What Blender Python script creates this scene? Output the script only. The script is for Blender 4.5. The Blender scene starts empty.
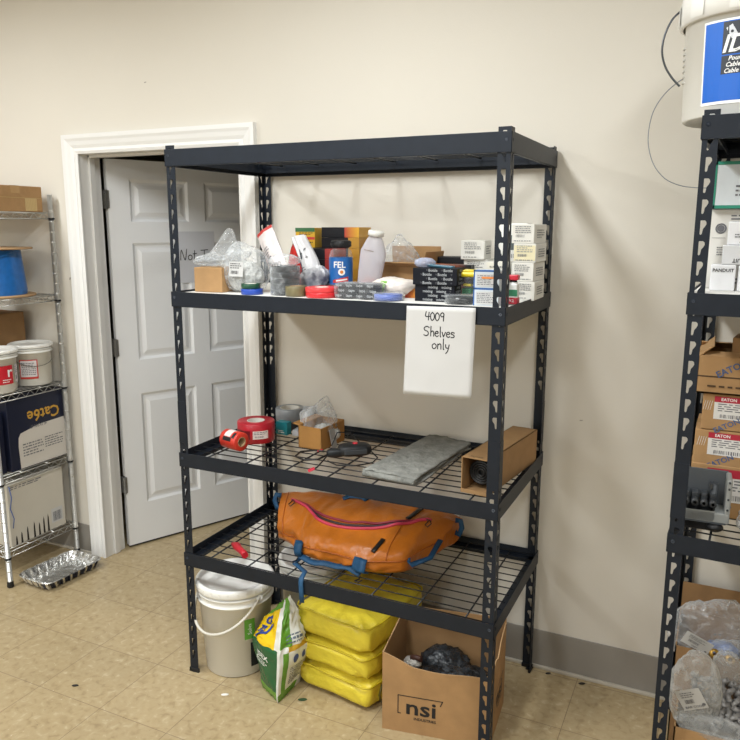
import bpy, bmesh, math, random
from mathutils import Vector, Matrix, noise
from math import pi, sin, cos, radians
C = bpy.context.scene.collection
SC = bpy.context.scene

# ------------------------------------------------------------------ camera
cam_d = bpy.data.cameras.new('camera'); cam = bpy.data.objects.new('camera', cam_d); C.objects.link(cam)
cam_d.sensor_width = 36.0; cam_d.sensor_fit = 'HORIZONTAL'; cam_d.lens = 36 * 737.73 / 740
cam_d.clip_start = 0.05
cam.matrix_world = (Matrix.Translation((1.759, -2.062, 1.71)) @ Matrix.Rotation(0.4447, 4, 'Z')
                    @ Matrix.Rotation(pi / 2 - 0.1916, 4, 'X') @ Matrix.Rotation(0.002, 4, 'Z'))
SC.camera = cam
# ------------------------------------------------------------------ world, exposure
W = bpy.data.worlds.new('world'); SC.world = W; W.use_nodes = True
W.node_tree.nodes['Background'].inputs[0].default_value = (0.80, 0.88, 1.0, 1)
W.node_tree.nodes['Background'].inputs[1].default_value = 0.25
SC.view_settings.view_transform = 'Standard'
SC.view_settings.look = 'None'
SC.view_settings.exposure = 0.0
SC.view_settings.gamma = 1.0
SC.view_settings.use_curve_mapping = False
# ------------------------------------------------------------------ ceiling troffers (area lights in their housings)
WALL_Y = 0.617
CEIL = 2.95
def area(name, x, y, z, sx, sy, power, col, rot=None):
    d = bpy.data.lights.new(name, 'AREA'); d.shape = 'RECTANGLE'; d.size = sx; d.size_y = sy
    d.energy = power; d.color = col
    o = bpy.data.objects.new(name, d); C.objects.link(o); o.location = (x, y, z)
    if rot: o.rotation_euler = rot
    return o
LAMPS = [(0.55, -1.00, 50), (2.1, -1.20, 23), (-1.5, -1.00, 44), (0.5, -3.7, 46), (2.6, -3.9, 10), (-1.8, -3.9, 54)]
for lx, ly, lp in LAMPS:
    area('ceiling_light_lamp', lx, ly, CEIL - 0.03, 0.26, 1.15, lp, (0.94, 0.98, 1.0))
area('fill_light', -0.6, -5.6, 1.6, 3.2, 1.7, 24, (0.86, 0.93, 1.0), (radians(90), 0, 0))  # added fill lamp before the front wall; no window is built there

# ------------------------------------------------------------------ helpers
def lin(h):
    h = h.lstrip('#'); r = [int(h[i:i + 2], 16) / 255 for i in (0, 2, 4)]
    return tuple((c / 12.92 if c <= .04045 else ((c + .055) / 1.055) ** 2.4) for c in r) + (1,)
MC = {}
def M(name, hexc=None, rough=.6, metal=0., nz=None, bump=None, alpha=None, spec=None, emit=None, hex2=None):
    """one procedural material; nz=(scale, amount) mottles the colour, bump=(scale, strength)"""
    if name in MC: return MC[name]
    m = bpy.data.materials.new(name); m.use_nodes = True; nt = m.node_tree; N = nt.nodes; L = nt.links
    b = N['Principled BSDF']; col = lin(hexc)
    b.inputs['Base Color'].default_value = col; b.inputs['Roughness'].default_value = rough
    b.inputs['Metallic'].default_value = metal
    if spec is not None: b.inputs['Specular IOR Level'].default_value = spec
    tc = N.new('ShaderNodeTexCoord')
    if nz:
        t = N.new('ShaderNodeTexNoise'); t.inputs['Scale'].default_value = nz[0]; t.inputs['Detail'].default_value = 5
        L.new(tc.outputs['Object'], t.inputs['Vector'])
        r = N.new('ShaderNodeValToRGB'); r.color_ramp.elements[0].position = .3; r.color_ramp.elements[1].position = .7
        a = nz[1]; c2 = lin(hex2) if hex2 else tuple(min(1, c * (1 + a)) for c in col[:3]) + (1,)
        r.color_ramp.elements[0].color = tuple(c * (1 - a) for c in col[:3]) + (1,) if not hex2 else col
        r.color_ramp.elements[1].color = c2
        L.new(t.outputs[0], r.inputs[0]); L.new(r.outputs[0], b.inputs['Base Color'])
    if bump:
        t = N.new('ShaderNodeTexNoise'); t.inputs['Scale'].default_value = bump[0]; t.inputs['Detail'].default_value = 4
        L.new(tc.outputs['Object'], t.inputs['Vector'])
        bp = N.new('ShaderNodeBump'); bp.inputs['Strength'].default_value = bump[1]; bp.inputs['Distance'].default_value = .01
        L.new(t.outputs[0], bp.inputs['Height']); L.new(bp.outputs[0], b.inputs['Normal'])
    if emit: b.inputs['Emission Color'].default_value = col; b.inputs['Emission Strength'].default_value = emit
    if alpha is not None:
        lw = N.new('ShaderNodeLayerWeight'); lw.inputs['Blend'].default_value = .35
        mr = N.new('ShaderNodeMapRange'); L.new(lw.outputs['Facing'], mr.inputs[0])
        mr.inputs[3].default_value = alpha[0]; mr.inputs[4].default_value = alpha[1]
        if len(alpha) > 2:
            t = N.new('ShaderNodeTexNoise'); t.inputs['Scale'].default_value = alpha[2]; t.inputs['Detail'].default_value = 3
            t.inputs['Distortion'].default_value = 1.5
            L.new(tc.outputs['Object'], t.inputs['Vector'])
            r = N.new('ShaderNodeMapRange'); r.inputs[1].default_value = .5; r.inputs[2].default_value = .68
            r.inputs[3].default_value = 0; r.inputs[4].default_value = .20
            L.new(t.outputs[0], r.inputs[0]); ad = N.new('ShaderNodeMath'); ad.use_clamp = True
            L.new(mr.outputs[0], ad.inputs[0]); L.new(r.outputs[0], ad.inputs[1]); L.new(ad.outputs[0], b.inputs['Alpha'])
        else: L.new(mr.outputs[0], b.inputs['Alpha'])
    MC[name] = m
    return m

def frame(o, r, u):
    """matrix whose x axis is r, y axis u, z axis r x u, at o"""
    r = Vector(r).normalized(); u = Vector(u); n = r.cross(u).normalized(); u = n.cross(r)
    m = Matrix((r, u, n)).transposed().to_4x4(); m.translation = Vector(o); return m
def front(x, y, z): return frame((x, y, z), (1, 0, 0), (0, 0, 1))
def right(x, y, z): return frame((x, y, z), (0, 1, 0), (0, 0, 1))
def top(x, y, z): return frame((x, y, z), (1, 0, 0), (0, 1, 0))
TXT = {}
FONT_TMP = None
def text_mesh(s, bold=False):
    k = (s, bold)
    if k not in TXT:
        cu = bpy.data.curves.new('lettering', 'FONT'); cu.body = s; cu.size = 1; cu.align_x = 'CENTER'; cu.align_y = 'CENTER'
        cu.resolution_u = 2
        if bold: cu.offset = .018
        o = bpy.data.objects.new('lettering_tmp', cu); C.objects.link(o)
        bpy.context.view_layer.update()
        me = bpy.data.meshes.new_from_object(o.evaluated_get(bpy.context.evaluated_depsgraph_get()))
        vs = [v.co.copy() for v in me.vertices]; fs = [tuple(p.vertices) for p in me.polygons]
        bpy.data.objects.remove(o); bpy.data.curves.remove(cu); bpy.data.meshes.remove(me)
        TXT[k] = (vs, fs)
    return TXT[k]

class B:
    def __init__(s): s.bm = bmesh.new(); s.I = Matrix.Identity(4)
    def face(s, pts, m=0, T=None, smooth=False):
        vs = [s.bm.verts.new((T @ Vector(p)) if T else Vector(p)) for p in pts]
        try: f = s.bm.faces.new(vs)
        except ValueError: return
        f.material_index = m; f.smooth = smooth; return f
    def box(s, x0, x1, y0, y1, z0, z1, m=0, T=None, bev=0, taper=0):
        P = [(x0, y0, z0), (x1, y0, z0), (x1, y1, z0), (x0, y1, z0), (x0 + taper, y0 + taper, z1), (x1 - taper, y0 + taper, z1), (x1 - taper, y1 - taper, z1), (x0 + taper, y1 - taper, z1)]
        vs = [s.bm.verts.new((T @ Vector(p)) if T else Vector(p)) for p in P]
        fs = [s.bm.faces.new([vs[i] for i in q]) for q in ((3, 2, 1, 0), (4, 5, 6, 7), (0, 1, 5, 4), (1, 2, 6, 5), (2, 3, 7, 6), (3, 0, 4, 7))]
        for f in fs: f.material_index = m
        if bev:
            es = list({e for f in fs for e in f.edges})
            r = bmesh.ops.bevel(s.bm, geom=es, offset=bev, segments=2, profile=.5, affect='EDGES', clamp_overlap=True, material=-1)
            for f in r['faces']: f.material_index = m
        return s
    def lathe(s, prof, o=(0, 0, 0), n=32, m=0, T=None, smooth=True, a0=0, a1=2 * pi, mats=None, sx=1, sy=1):
        full = abs(a1 - a0 - 2 * pi) < 1e-6; k = n if full else n + 1; rings = []
        for (r, z) in prof:
            ring = []
            for i in range(k):
                a = a0 + (a1 - a0) * i / n; p = Vector((o[0] + r * cos(a) * sx, o[1] + r * sin(a) * sy, o[2] + z))
                ring.append(s.bm.verts.new((T @ p) if T else p))
            rings.append(ring)
        for j in range(len(rings) - 1):
            for i in range(n):
                q = [rings[j][i], rings[j][(i + 1) % k], rings[j + 1][(i + 1) % k], rings[j + 1][i]]
                try: f = s.bm.faces.new(q)
                except ValueError: continue
                f.material_index = mats[j] if mats else m; f.smooth = smooth
        return s
    def cyl(s, r, z0, z1, o=(0, 0, 0), n=24, m=0, T=None, smooth=True):
        return s.lathe([(0.0001, z0), (r, z0), (r, z0), (r, z1), (r, z1), (0.0001, z1)], o, n, m, T, smooth)
    def tube(s, path, r, m=0, n=8, closed=False, T=None):
        P = [Vector(p) for p in path]; k = len(P); rings = []; up = Vector((0, 0, 1)); prev = None
        for i in range(k):
            if closed: t = P[(i + 1) % k] - P[i - 1]
            else: t = P[min(i + 1, k - 1)] - P[max(i - 1, 0)]
            if t.length < 1e-9: t = Vector((0, 0, 1))
            t.normalize()
            a = prev if prev is not None else (up if abs(t.dot(up)) < .9 else Vector((1, 0, 0)))
            b1 = t.cross(a)
            if b1.length < 1e-6: b1 = t.cross(Vector((1, .3, 0)))
            b1.normalize(); b2 = b1.cross(t); prev = b2
            rr = r[i] if isinstance(r, (list, tuple)) else r
            rings.append([s.bm.verts.new((T @ (P[i] + b1 * rr * cos(q) + b2 * rr * sin(q))) if T else P[i] + b1 * rr * cos(q) + b2 * rr * sin(q)) for q in [2 * pi * j / n for j in range(n)]])
        for i in range(k if closed else k - 1):
            A, D = rings[i], rings[(i + 1) % k]
            for j in range(n):
                f = s.bm.faces.new([A[j], A[(j + 1) % n], D[(j + 1) % n], D[j]]); f.smooth = True; f.material_index = m
        if not closed:
            for R in (rings[0], rings[-1]):
                f = s.bm.faces.new(R); f.material_index = m
        return s
    def band(s, path, nrm, w, th, m=0):
        """flat webbing: path points, face normals, width w, thickness th"""
        P = [Vector(p) for p in path]; k = len(P); rows = []
        for i in range(k):
            t = (P[min(i + 1, k - 1)] - P[max(i - 1, 0)]).normalized()
            n = Vector(nrm[i] if isinstance(nrm, list) else nrm).normalized(); sd = t.cross(n).normalized(); n = sd.cross(t)
            rows.append([s.bm.verts.new(P[i] + sd * w / 2 * a + n * th / 2 * b) for a, b in ((-1, -1), (1, -1), (1, 1), (-1, 1))])
        for i in range(k - 1):
            for j in range(4):
                f = s.bm.faces.new([rows[i][j], rows[i][(j + 1) % 4], rows[i + 1][(j + 1) % 4], rows[i + 1][j]]); f.material_index = m; f.smooth = (j % 2 == 0)
        for R in (rows[0], rows[-1]): s.bm.faces.new(R).material_index = m
        return s
    def grid(s, fn, nu, nv, m=0, closed_u=False, smooth=True, mf=None, keep=None):
        V = [[s.bm.verts.new(Vector(fn(i / nu, j / nv))) for j in range(nv + 1)] for i in range(nu if closed_u else nu + 1)]
        for i in range(nu):
            for j in range(nv):
                if keep and not keep((i + .5) / nu, (j + .5) / nv): continue
                a, b = V[i], V[(i + 1) % len(V)]
                f = s.bm.faces.new([a[j], b[j], b[j + 1], a[j + 1]]); f.smooth = smooth
                f.material_index = mf((i + .5) / nu, (j + .5) / nv) if mf else m
        return s
    def text(s, st, size, T, m=0, bold=False, xs=1, shear=0):
        vs, fs = text_mesh(st, bold)
        V = [s.bm.verts.new(T @ Vector(((v.x * xs + v.y * shear) * size, v.y * size, .0006))) for v in vs]
        for f in fs:
            try: q = s.bm.faces.new([V[i] for i in f]); q.material_index = m
            except ValueError: pass
        return s
    def strokes(s, strokes, T, wd, m=0):
        for st in strokes:
            for a, b in zip(st[:-1], st[1:]):
                a = Vector((a[0], a[1], 0)); b = Vector((b[0], b[1], 0)); d = (b - a)
                if d.length < 1e-6: continue
                d.normalize(); n = Vector((-d.y, d.x, 0)) * wd / 2; a = a - d * wd * .3; b = b + d * wd * .3
                s.face([T @ (p + Vector((0, 0, .0006))) for p in (a - n, b - n, b + n, a + n)], m)
        return s
    def rect(s, T, cx, cy, w, h, m=0, dz=.0004):
        return s.face([T @ Vector((cx + a * w / 2, cy + b * h / 2, dz)) for a, b in ((-1, -1), (1, -1), (1, 1), (-1, 1))], m)
    def print_lines(s, T, cx, cy, w, h, rows, m, seed=0, dz=.0008, fill=.42):
        """rows of small print, each row a run of word-long strokes"""
        R = random.Random(seed); rh = h / rows
        for i in range(rows):
            x = -w / 2; y = cy + h / 2 - rh * (i + .5); lim = w / 2 - (w * .35 * R.random() if R.random() < .5 else 0)
            while x < lim:
                ww = w * R.uniform(.05, .2); ww = min(ww, lim - x)
                if ww > w * .02: s.rect(T, cx + x + ww / 2, y, ww, rh * fill, m, dz)
                x += ww + w * .04
        return s
    def barcode(s, T, cx, cy, w, h, m, seed=0, dz=.0008):
        R = random.Random(seed); x = -w / 2
        while x < w / 2:
            ww = w * R.choice((.012, .02, .035)); s.rect(T, cx + x + ww / 2, cy, ww, h, m, dz); x += ww + w * R.choice((.015, .025, .035))
        return s
    def blob(s, c, d, seed=0, amp=.08, fr=3., sub=3, m=0, T=None, pw=1., flat=0, pulls=(), ridged=True, smooth=True, zmin=None):
        """crumpled closed skin: superellipsoid half-dims d, folds of height amp (relative), pulls = (direction, width, length)"""
        r = bmesh.ops.create_icosphere(s.bm, subdivisions=sub, radius=1.0); vs = r['verts']; off = Vector((seed * 7.13, seed * 3.7, seed * 1.9))
        for v in vs:
            p = v.co.normalized(); q = Vector([math.copysign(abs(a) ** pw, a) for a in p])
            nn = noise.noise(p * fr + off); n2 = noise.noise(p * fr * 2.7 + off)
            k = (1 - abs(nn) * 2) * .6 + (.5 - abs(n2)) * .6 if ridged else nn + .5 * n2
            q = q * (1 + amp * k)
            w = Vector((q.x * d[0], q.y * d[1], q.z * d[2]))
            for (dr, wd, ln) in pulls:
                dr_ = Vector(dr).normalized(); a = max(0, p.dot(dr_)); w += Vector(dr) * ln * (a ** wd)
            w += Vector(c)
            if zmin is not None and w.z < zmin: w.z = zmin
            v.co = (T @ w) if T else w
        for f in {f for v in vs for f in v.link_faces}: f.smooth = smooth; f.material_index = m
        return s
    def done(s): return s.bm

def obj(name, b, mats, parent=None, loc=(0, 0, 0), rz=0, recalc=True, rot=None):
    me = bpy.data.meshes.new(name); bm = b.bm
    if recalc: bmesh.ops.recalc_face_normals(bm, faces=bm.faces[:])
    bm.to_mesh(me); bm.free()
    for m in (mats if isinstance(mats, (list, tuple)) else [mats]): me.materials.append(m)
    o = bpy.data.objects.new(name, me); C.objects.link(o); o.location = loc
    o.rotation_euler = rot if rot else (0, 0, rz)
    if parent: o.parent = parent
    return o
def tag(o, label, cat, group=None, kind=None):
    o['label'] = label; o['category'] = cat
    if group: o['group'] = group
    if kind: o['kind'] = kind
    return o
def thing(name, label, cat, loc=(0, 0, 0), rz=0, group=None, rot=None):
    o = bpy.data.objects.new(name, None); C.objects.link(o); o.location = loc
    o.rotation_euler = rot if rot else (0, 0, rz); o.empty_display_size = .05
    return tag(o, label, cat, group)
def copy_tree(o, parent=None):
    c = o.copy(); C.objects.link(c); c.parent = parent
    for ch in list(o.children): copy_tree(ch, c)
    return c
def structure(o): o['kind'] = 'structure'; return o

# ------------------------------------------------------------------ materials
WHITE_INK = M('white_ink', 'EDEDEA', .6); BLACK_INK = M('black_ink', '1B1B1E', .6); GREY_INK = M('grey_ink', '6A6A6E', .7)
PAPER = M('white_paper', 'C2C1BF', .8); CARD = M('brown_cardboard', 'A98459', .85, nz=(14, .10), bump=(60, .08))
CARD_D = M('darker_cardboard', '8D6B45', .85, nz=(14, .12), bump=(60, .08))
CARD_IN = M('cardboard_inside', '9B7850', .9, nz=(10, .08))
PTAPE = M('clear_brown_packing_tape', 'B79467', .25)
BLACKMETAL = M('charcoal_painted_steel', '191F28', .45, nz=(25, .12), spec=.28)
BLACKWIRE = M('black_wire', '15171A', .4)
CHROME = M('chrome_wire', 'CFCFCC', .36, metal=.85)
PLASTIC_W = M('white_plastic', 'EDECE6', .35)
CLEARBAG = M('clear_plastic_film', 'E4E8EA', .10, alpha=(.07, .6, 26), bump=(30, .9))
CLEARBAG2 = M('milky_plastic_film', 'D2D2CE', .16, alpha=(.20, .75, 25), bump=(35, .9))
HARDCLEAR = M('clear_hard_plastic', 'E4E8EA', .08, alpha=(.05, .38))
# ================================================================== THE SETTING
def mat_floor():
    m = bpy.data.materials.new('speckled_beige_vinyl_tile'); m.use_nodes = True; nt = m.node_tree; N = nt.nodes; L = nt.links; b = N['Principled BSDF']
    g = N.new('ShaderNodeNewGeometry'); P = .305
    mp = N.new('ShaderNodeVectorMath'); mp.operation = 'ADD'; mp.inputs[1].default_value = (.145 + 30 * P, .025 + 30 * P, 0); L.new(g.outputs['Position'], mp.inputs[0])
    sc = N.new('ShaderNodeVectorMath'); sc.operation = 'SCALE'; sc.inputs[3].default_value = 1 / P; L.new(mp.outputs[0], sc.inputs[0])
    fr = N.new('ShaderNodeVectorMath'); fr.operation = 'FRACTION'; L.new(sc.outputs[0], fr.inputs[0])
    fl = N.new('ShaderNodeVectorMath'); fl.operation = 'FLOOR'; L.new(sc.outputs[0], fl.inputs[0])
    sp = N.new('ShaderNodeSeparateXYZ'); L.new(fr.outputs[0], sp.inputs[0])
    def mth(op, a, bb=None):
        n = N.new('ShaderNodeMath'); n.operation = op
        for i, v in enumerate((a, bb)):
            if v is None: continue
            if isinstance(v, (int, float)): n.inputs[i].default_value = v
            else: L.new(v, n.inputs[i])
        return n.outputs[0]
    dx = mth('MINIMUM', sp.outputs[0], mth('SUBTRACT', 1, sp.outputs[0])); dy = mth('MINIMUM', sp.outputs[1], mth('SUBTRACT', 1, sp.outputs[1]))
    joint = mth('LESS_THAN', mth('MINIMUM', dx, dy), .0042)
    wn = N.new('ShaderNodeTexWhiteNoise'); L.new(fl.outputs[0], wn.inputs[0])
    # chips: stretched noise, direction flips by tile
    n1 = N.new('ShaderNodeTexNoise'); n1.inputs['Scale'].default_value = 38; n1.inputs['Detail'].default_value = 3; n1.inputs['Distortion'].default_value = .6
    L.new(g.outputs['Position'], n1.inputs['Vector'])
    r1 = N.new('ShaderNodeValToRGB'); e = r1.color_ramp.elements
    e[0].position = .28; e[0].color = lin('9A8664'); e[1].position = .44; e[1].color = lin('AC9874')
    x = e.new(.60); x.color = lin('B09D7A'); x = e.new(.76); x.color = lin('C2B291')
    L.new(n1.outputs[0], r1.inputs[0])
    n2 = N.new('ShaderNodeTexNoise'); n2.inputs['Scale'].default_value = 3.2; n2.inputs['Detail'].default_value = 4; L.new(g.outputs['Position'], n2.inputs['Vector'])
    hs = N.new('ShaderNodeHueSaturation'); L.new(r1.outputs[0], hs.inputs['Color']); 
    L.new(mth('ADD', mth('ADD', mth('MULTIPLY', wn.outputs[0], .07), mth('MULTIPLY', n2.outputs[0], .22)), .84), hs.inputs['Value'])
    n3 = N.new('ShaderNodeTexNoise'); n3.inputs['Scale'].default_value = 130; L.new(g.outputs['Position'], n3.inputs['Vector'])
    spk = mth('GREATER_THAN', n3.outputs[0], .745)
    m1 = N.new('ShaderNodeMix'); m1.data_type = 'RGBA'; L.new(spk, m1.inputs[0]); L.new(hs.outputs[0], m1.inputs[6]); m1.inputs[7].default_value = lin('D8CFBE')
    n4 = N.new('ShaderNodeTexNoise'); n4.inputs['Scale'].default_value = 75; L.new(mp.outputs[0], n4.inputs['Vector'])
    spd = mth('GREATER_THAN', n4.outputs[0], .77)
    m2 = N.new('ShaderNodeMix'); m2.data_type = 'RGBA'; L.new(spd, m2.inputs[0]); L.new(m1.outputs[2], m2.inputs[6]); m2.inputs[7].default_value = lin('5C4B38')
    m3 = N.new('ShaderNodeMix'); m3.data_type = 'RGBA'; L.new(mth('MULTIPLY', joint, .75), m3.inputs[0]); L.new(m2.outputs[2], m3.inputs[6]); m3.inputs[7].default_value = lin('6E5A42')
    L.new(m3.outputs[2], b.inputs['Base Color'])
    L.new(mth('ADD', mth('MULTIPLY', n2.outputs[0], .25), .20), b.inputs['Roughness'])
    b.inputs['Specular IOR Level'].default_value = .42
    bp = N.new('ShaderNodeBump'); bp.inputs['Strength'].default_value = .25; bp.inputs['Distance'].default_value = .002
    L.new(mth('SUBTRACT', mth('MULTIPLY', n2.outputs[0], .6), joint), bp.inputs['Height']); L.new(bp.outputs[0], b.inputs['Normal'])
    return m
WALLM = M('cream_wall_paint', 'D9D3C7', .75, nz=(1.3, .015), bump=(220, .05))
TRIMW = M('white_trim_paint', 'E6E5E2', .35, bump=(8, .03))
GREYB = M('grey_vinyl_baseboard', '8F8A82', .5, nz=(4, .04))
DOORM = M('white_door_paint', 'EEEFF0', .4, bump=(90, .04))
b = B(); b.box(-4.2, 4.2, -5.9, 2.6, -.08, 0); structure(obj('floor', b, mat_floor()))
DX0, DX1, DH = -1.045, -0.13, 2.045      # clear door opening
b = B()
b.box(-4.2, DX0 - .02, WALL_Y, WALL_Y + .12, 0, CEIL); b.box(DX1 + .02, 4.2, WALL_Y, WALL_Y + .12, 0, CEIL)
b.box(DX0 - .02, DX1 + .02, WALL_Y, WALL_Y + .12, DH + .02, CEIL)
wb = structure(obj('wall_back', b, WALLM))
MARK = M('grey_wall_mark', 'A39C92', .8)
def flake(o_name, pts, T, m=MARK):
    q = B(); q.face([T @ Vector((x, y, .0006)) for x, y in pts]); return obj(o_name, q, m, wb)
for (x, z, w, h) in ((-.62, 2.335, .016, .006), (-1.262, 1.47, .014, .016), (-1.165, 1.455, .013, .016), (1.335, 1.02, .014, .005)):
    T = front(x, WALL_Y, z); flake('scuff_mark', [(-w / 2, -h / 3), (-.1 * w, -h / 2), (w / 2, h * .2), (.2 * w, h / 2), (-w * .4, h * .3)], T)
b = B(); b.box(-4.2, 4.2, -5.9, 2.6, CEIL, CEIL + .08); structure(obj('ceiling', b, M('white_ceiling', 'E4E3DF', .9)))
b = B(); b.box(-4.28, -4.2, -5.9, 2.6, 0, CEIL); structure(obj('wall_left', b, WALLM))
b = B(); b.box(4.2, 4.28, -5.9, 2.6, 0, CEIL); structure(obj('wall_right', b, WALLM))
b = B(); b.box(-4.2, 4.2, -5.98, -5.9, 0, CEIL); structure(obj('wall_front', b, WALLM))
b = B(); b.box(-4.2, 4.2, 2.6, 2.68, 0, CEIL); structure(obj('wall_hallway', b, M('darkened_hallway_wall', 'A8A39A', .8)))  # white hallway wall, with the room's darkness put into its colour
# baseboards with a pale toe strip
def baseboard(name, x0, x1):
    q = B(); q.box(x0, x1, WALL_Y - .006, WALL_Y, .0, .16, bev=.0015); o = structure(obj(name, q, GREYB))
    t = B(); t.box(x0, x1, WALL_Y - .016, WALL_Y - .005, 0, .014, bev=.003); obj('toe_strip', t, M('pale_toe_strip', 'BDB6A8', .45), o)
baseboard('baseboard_right', -0.045, 4.2); baseboard('baseboard_left', -4.2, -1.132)
# door casing: stepped profile swept round the opening
CW = .088
def casing():
    prof = [(0, 0), (0, .012), (.012, .017), (.026, .010), (.040, .016), (.058, .019), (.070, .024), (CW, .024), (CW, 0)]  # (offset from the inner edge, depth)
    q = B(); 
    def ring(d, y): return [(DX0 - d, WALL_Y - y, 0), (DX0 - d, WALL_Y - y, DH + d), (DX1 + d, WALL_Y - y, DH + d), (DX1 + d, WALL_Y - y, 0)]
    R = [ring(d, y) for d, y in prof]
    for i in range(len(R) - 1):
        for k in range(3): q.face([R[i][k], R[i][k + 1], R[i + 1][k + 1], R[i + 1][k]])
    return q
structure(obj('trim_1', casing(), TRIMW))
q = B()                                              # jamb with stop moulding
y0, y1 = WALL_Y - .002, WALL_Y + .125
q.box(DX0 - .02, DX0, y0, y1, 0, DH + .02); q.box(DX1, DX1 + .02, y0, y1, 0, DH + .02); q.box(DX0, DX1, y0, y1, DH, DH + .02)
q.box(DX0, DX0 + .012, y0 + .05, y0 + .085, 0, DH, bev=.002); q.box(DX1 - .012, DX1, y0 + .05, y0 + .085, 0, DH, bev=.002); q.box(DX0, DX1, y0 + .05, y0 + .085, DH - .012, DH, bev=.002)
structure(obj('trim_2', q, TRIMW))
# six panel door swung away into the hallway
DA = radians(65.3)
def door():
    Wd, Hd, T_ = .915, 2.025, .035
    cols = [(.112, .430), (.525, .803)]; rows = [(.225, .83), (1.01, 1.615), (1.72, 1.93)]
    q = B(); e0, e1 = .0, T_
    xs = sorted({0, Wd, *[a for c in cols for a in c]}); zs = sorted({0, Hd, *[a for r in rows for a in r]})
    def is_panel(x, z): return any(a < x < c for a, c in cols) and any(a < z < c for a, c in rows)
    for yy in (0, T_):
        sgn = 1 if yy == 0 else -1
        for i in range(len(xs) - 1):
            for j in range(len(zs) - 1):
                a, c, d, e = xs[i], xs[i + 1], zs[j], zs[j + 1]
                if not is_panel((a + c) / 2, (d + e) / 2):
                    q.face([(a, yy, d), (c, yy, d), (c, yy, e), (a, yy, e)]); continue
                R = []
                for ins, dep in ((0, 0), (.014, .009), (.026, .009), (.048, .002)):
                    R.append([(a + ins, yy + sgn * dep, d + ins), (c - ins, yy + sgn * dep, d + ins), (c - ins, yy + sgn * dep, e - ins), (a + ins, yy + sgn * dep, e - ins)])
                for k in range(len(R) - 1):
                    for n in range(4): q.face([R[k][n], R[k][(n + 1) % 4], R[k + 1][(n + 1) % 4], R[k + 1][n]])
                q.face(R[-1])
    for f in (((0, 0, 0), (0, T_, 0), (0, T_, Hd), (0, 0, Hd)), ((Wd, 0, 0), (Wd, T_, 0), (Wd, T_, Hd), (Wd, 0, Hd)), ((0, 0, 0), (Wd, 0, 0), (Wd, T_, 0), (0, T_, 0)), ((0, 0, Hd), (Wd, 0, Hd), (Wd, T_, Hd), (0, T_, Hd))): q.face(f)
    d = structure(obj('door_1', q, DOORM, loc=(-1.023, .757, .012), rz=DA))
    s = B(); s.box(.002, Wd, 0.004, T_ - .004, -.008, .003); obj('door_sweep', s, M('black_rubber', '17181A', .7), d)
    for z in (.30, 1.04, 1.785):
        h = B(); h.cyl(.0075, z, z + .09, (-.008, -.004, 0), 12); h.box(-.036, -.008, -.004, -.001, z, z + .09, T=Matrix.Rotation(radians(-62), 4, 'Z')); h.box(-.001, .0, 0, .03, z, z + .09)
        h.box(-.004, .006, -.006, .004, z + .002, z + .088)
        for k in (.02, .045, .07): h.cyl(.004, 0, .002, n=8, T=front(-.022, -.014, z + k) @ Matrix.Rotation(radians(30), 4, 'Y'))
        obj('hinge', h, M('satin_nickel', '8F8D88', .35, metal=.8), d)
    k = B(); k.lathe([(.0001, 0), (.033, 0), (.033, .008), (.012, .012), (.012, .035), (.026, .045), (.028, .06), (.018, .07), (.0001, .072)], T=front(Wd - .06, 0, .95), n=24); obj('door_knob', k, M('satin_nickel'), d)
    # handwriting on the sheet taped to the door, as the photo shows above the small carton
    return d
DOOR = door()
# ceiling light housings
def troffer(lx, ly):
    t = thing('ceiling_light', 'rectangular white troffer light set in the ceiling', 'ceiling light', (lx, ly, CEIL), group='troffer lights in the ceiling')
    q = B(); w, h = .18, .62
    for a in ((-w, w, -h, -h + .03), (-w, w, h - .03, h), (-w, -w + .03, -h, h), (w - .03, w, -h, h)): q.box(*a, -.045, 0)
    obj('housing', q, TRIMW, t)
for lx, ly, lp in LAMPS: troffer(lx, ly)

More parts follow.
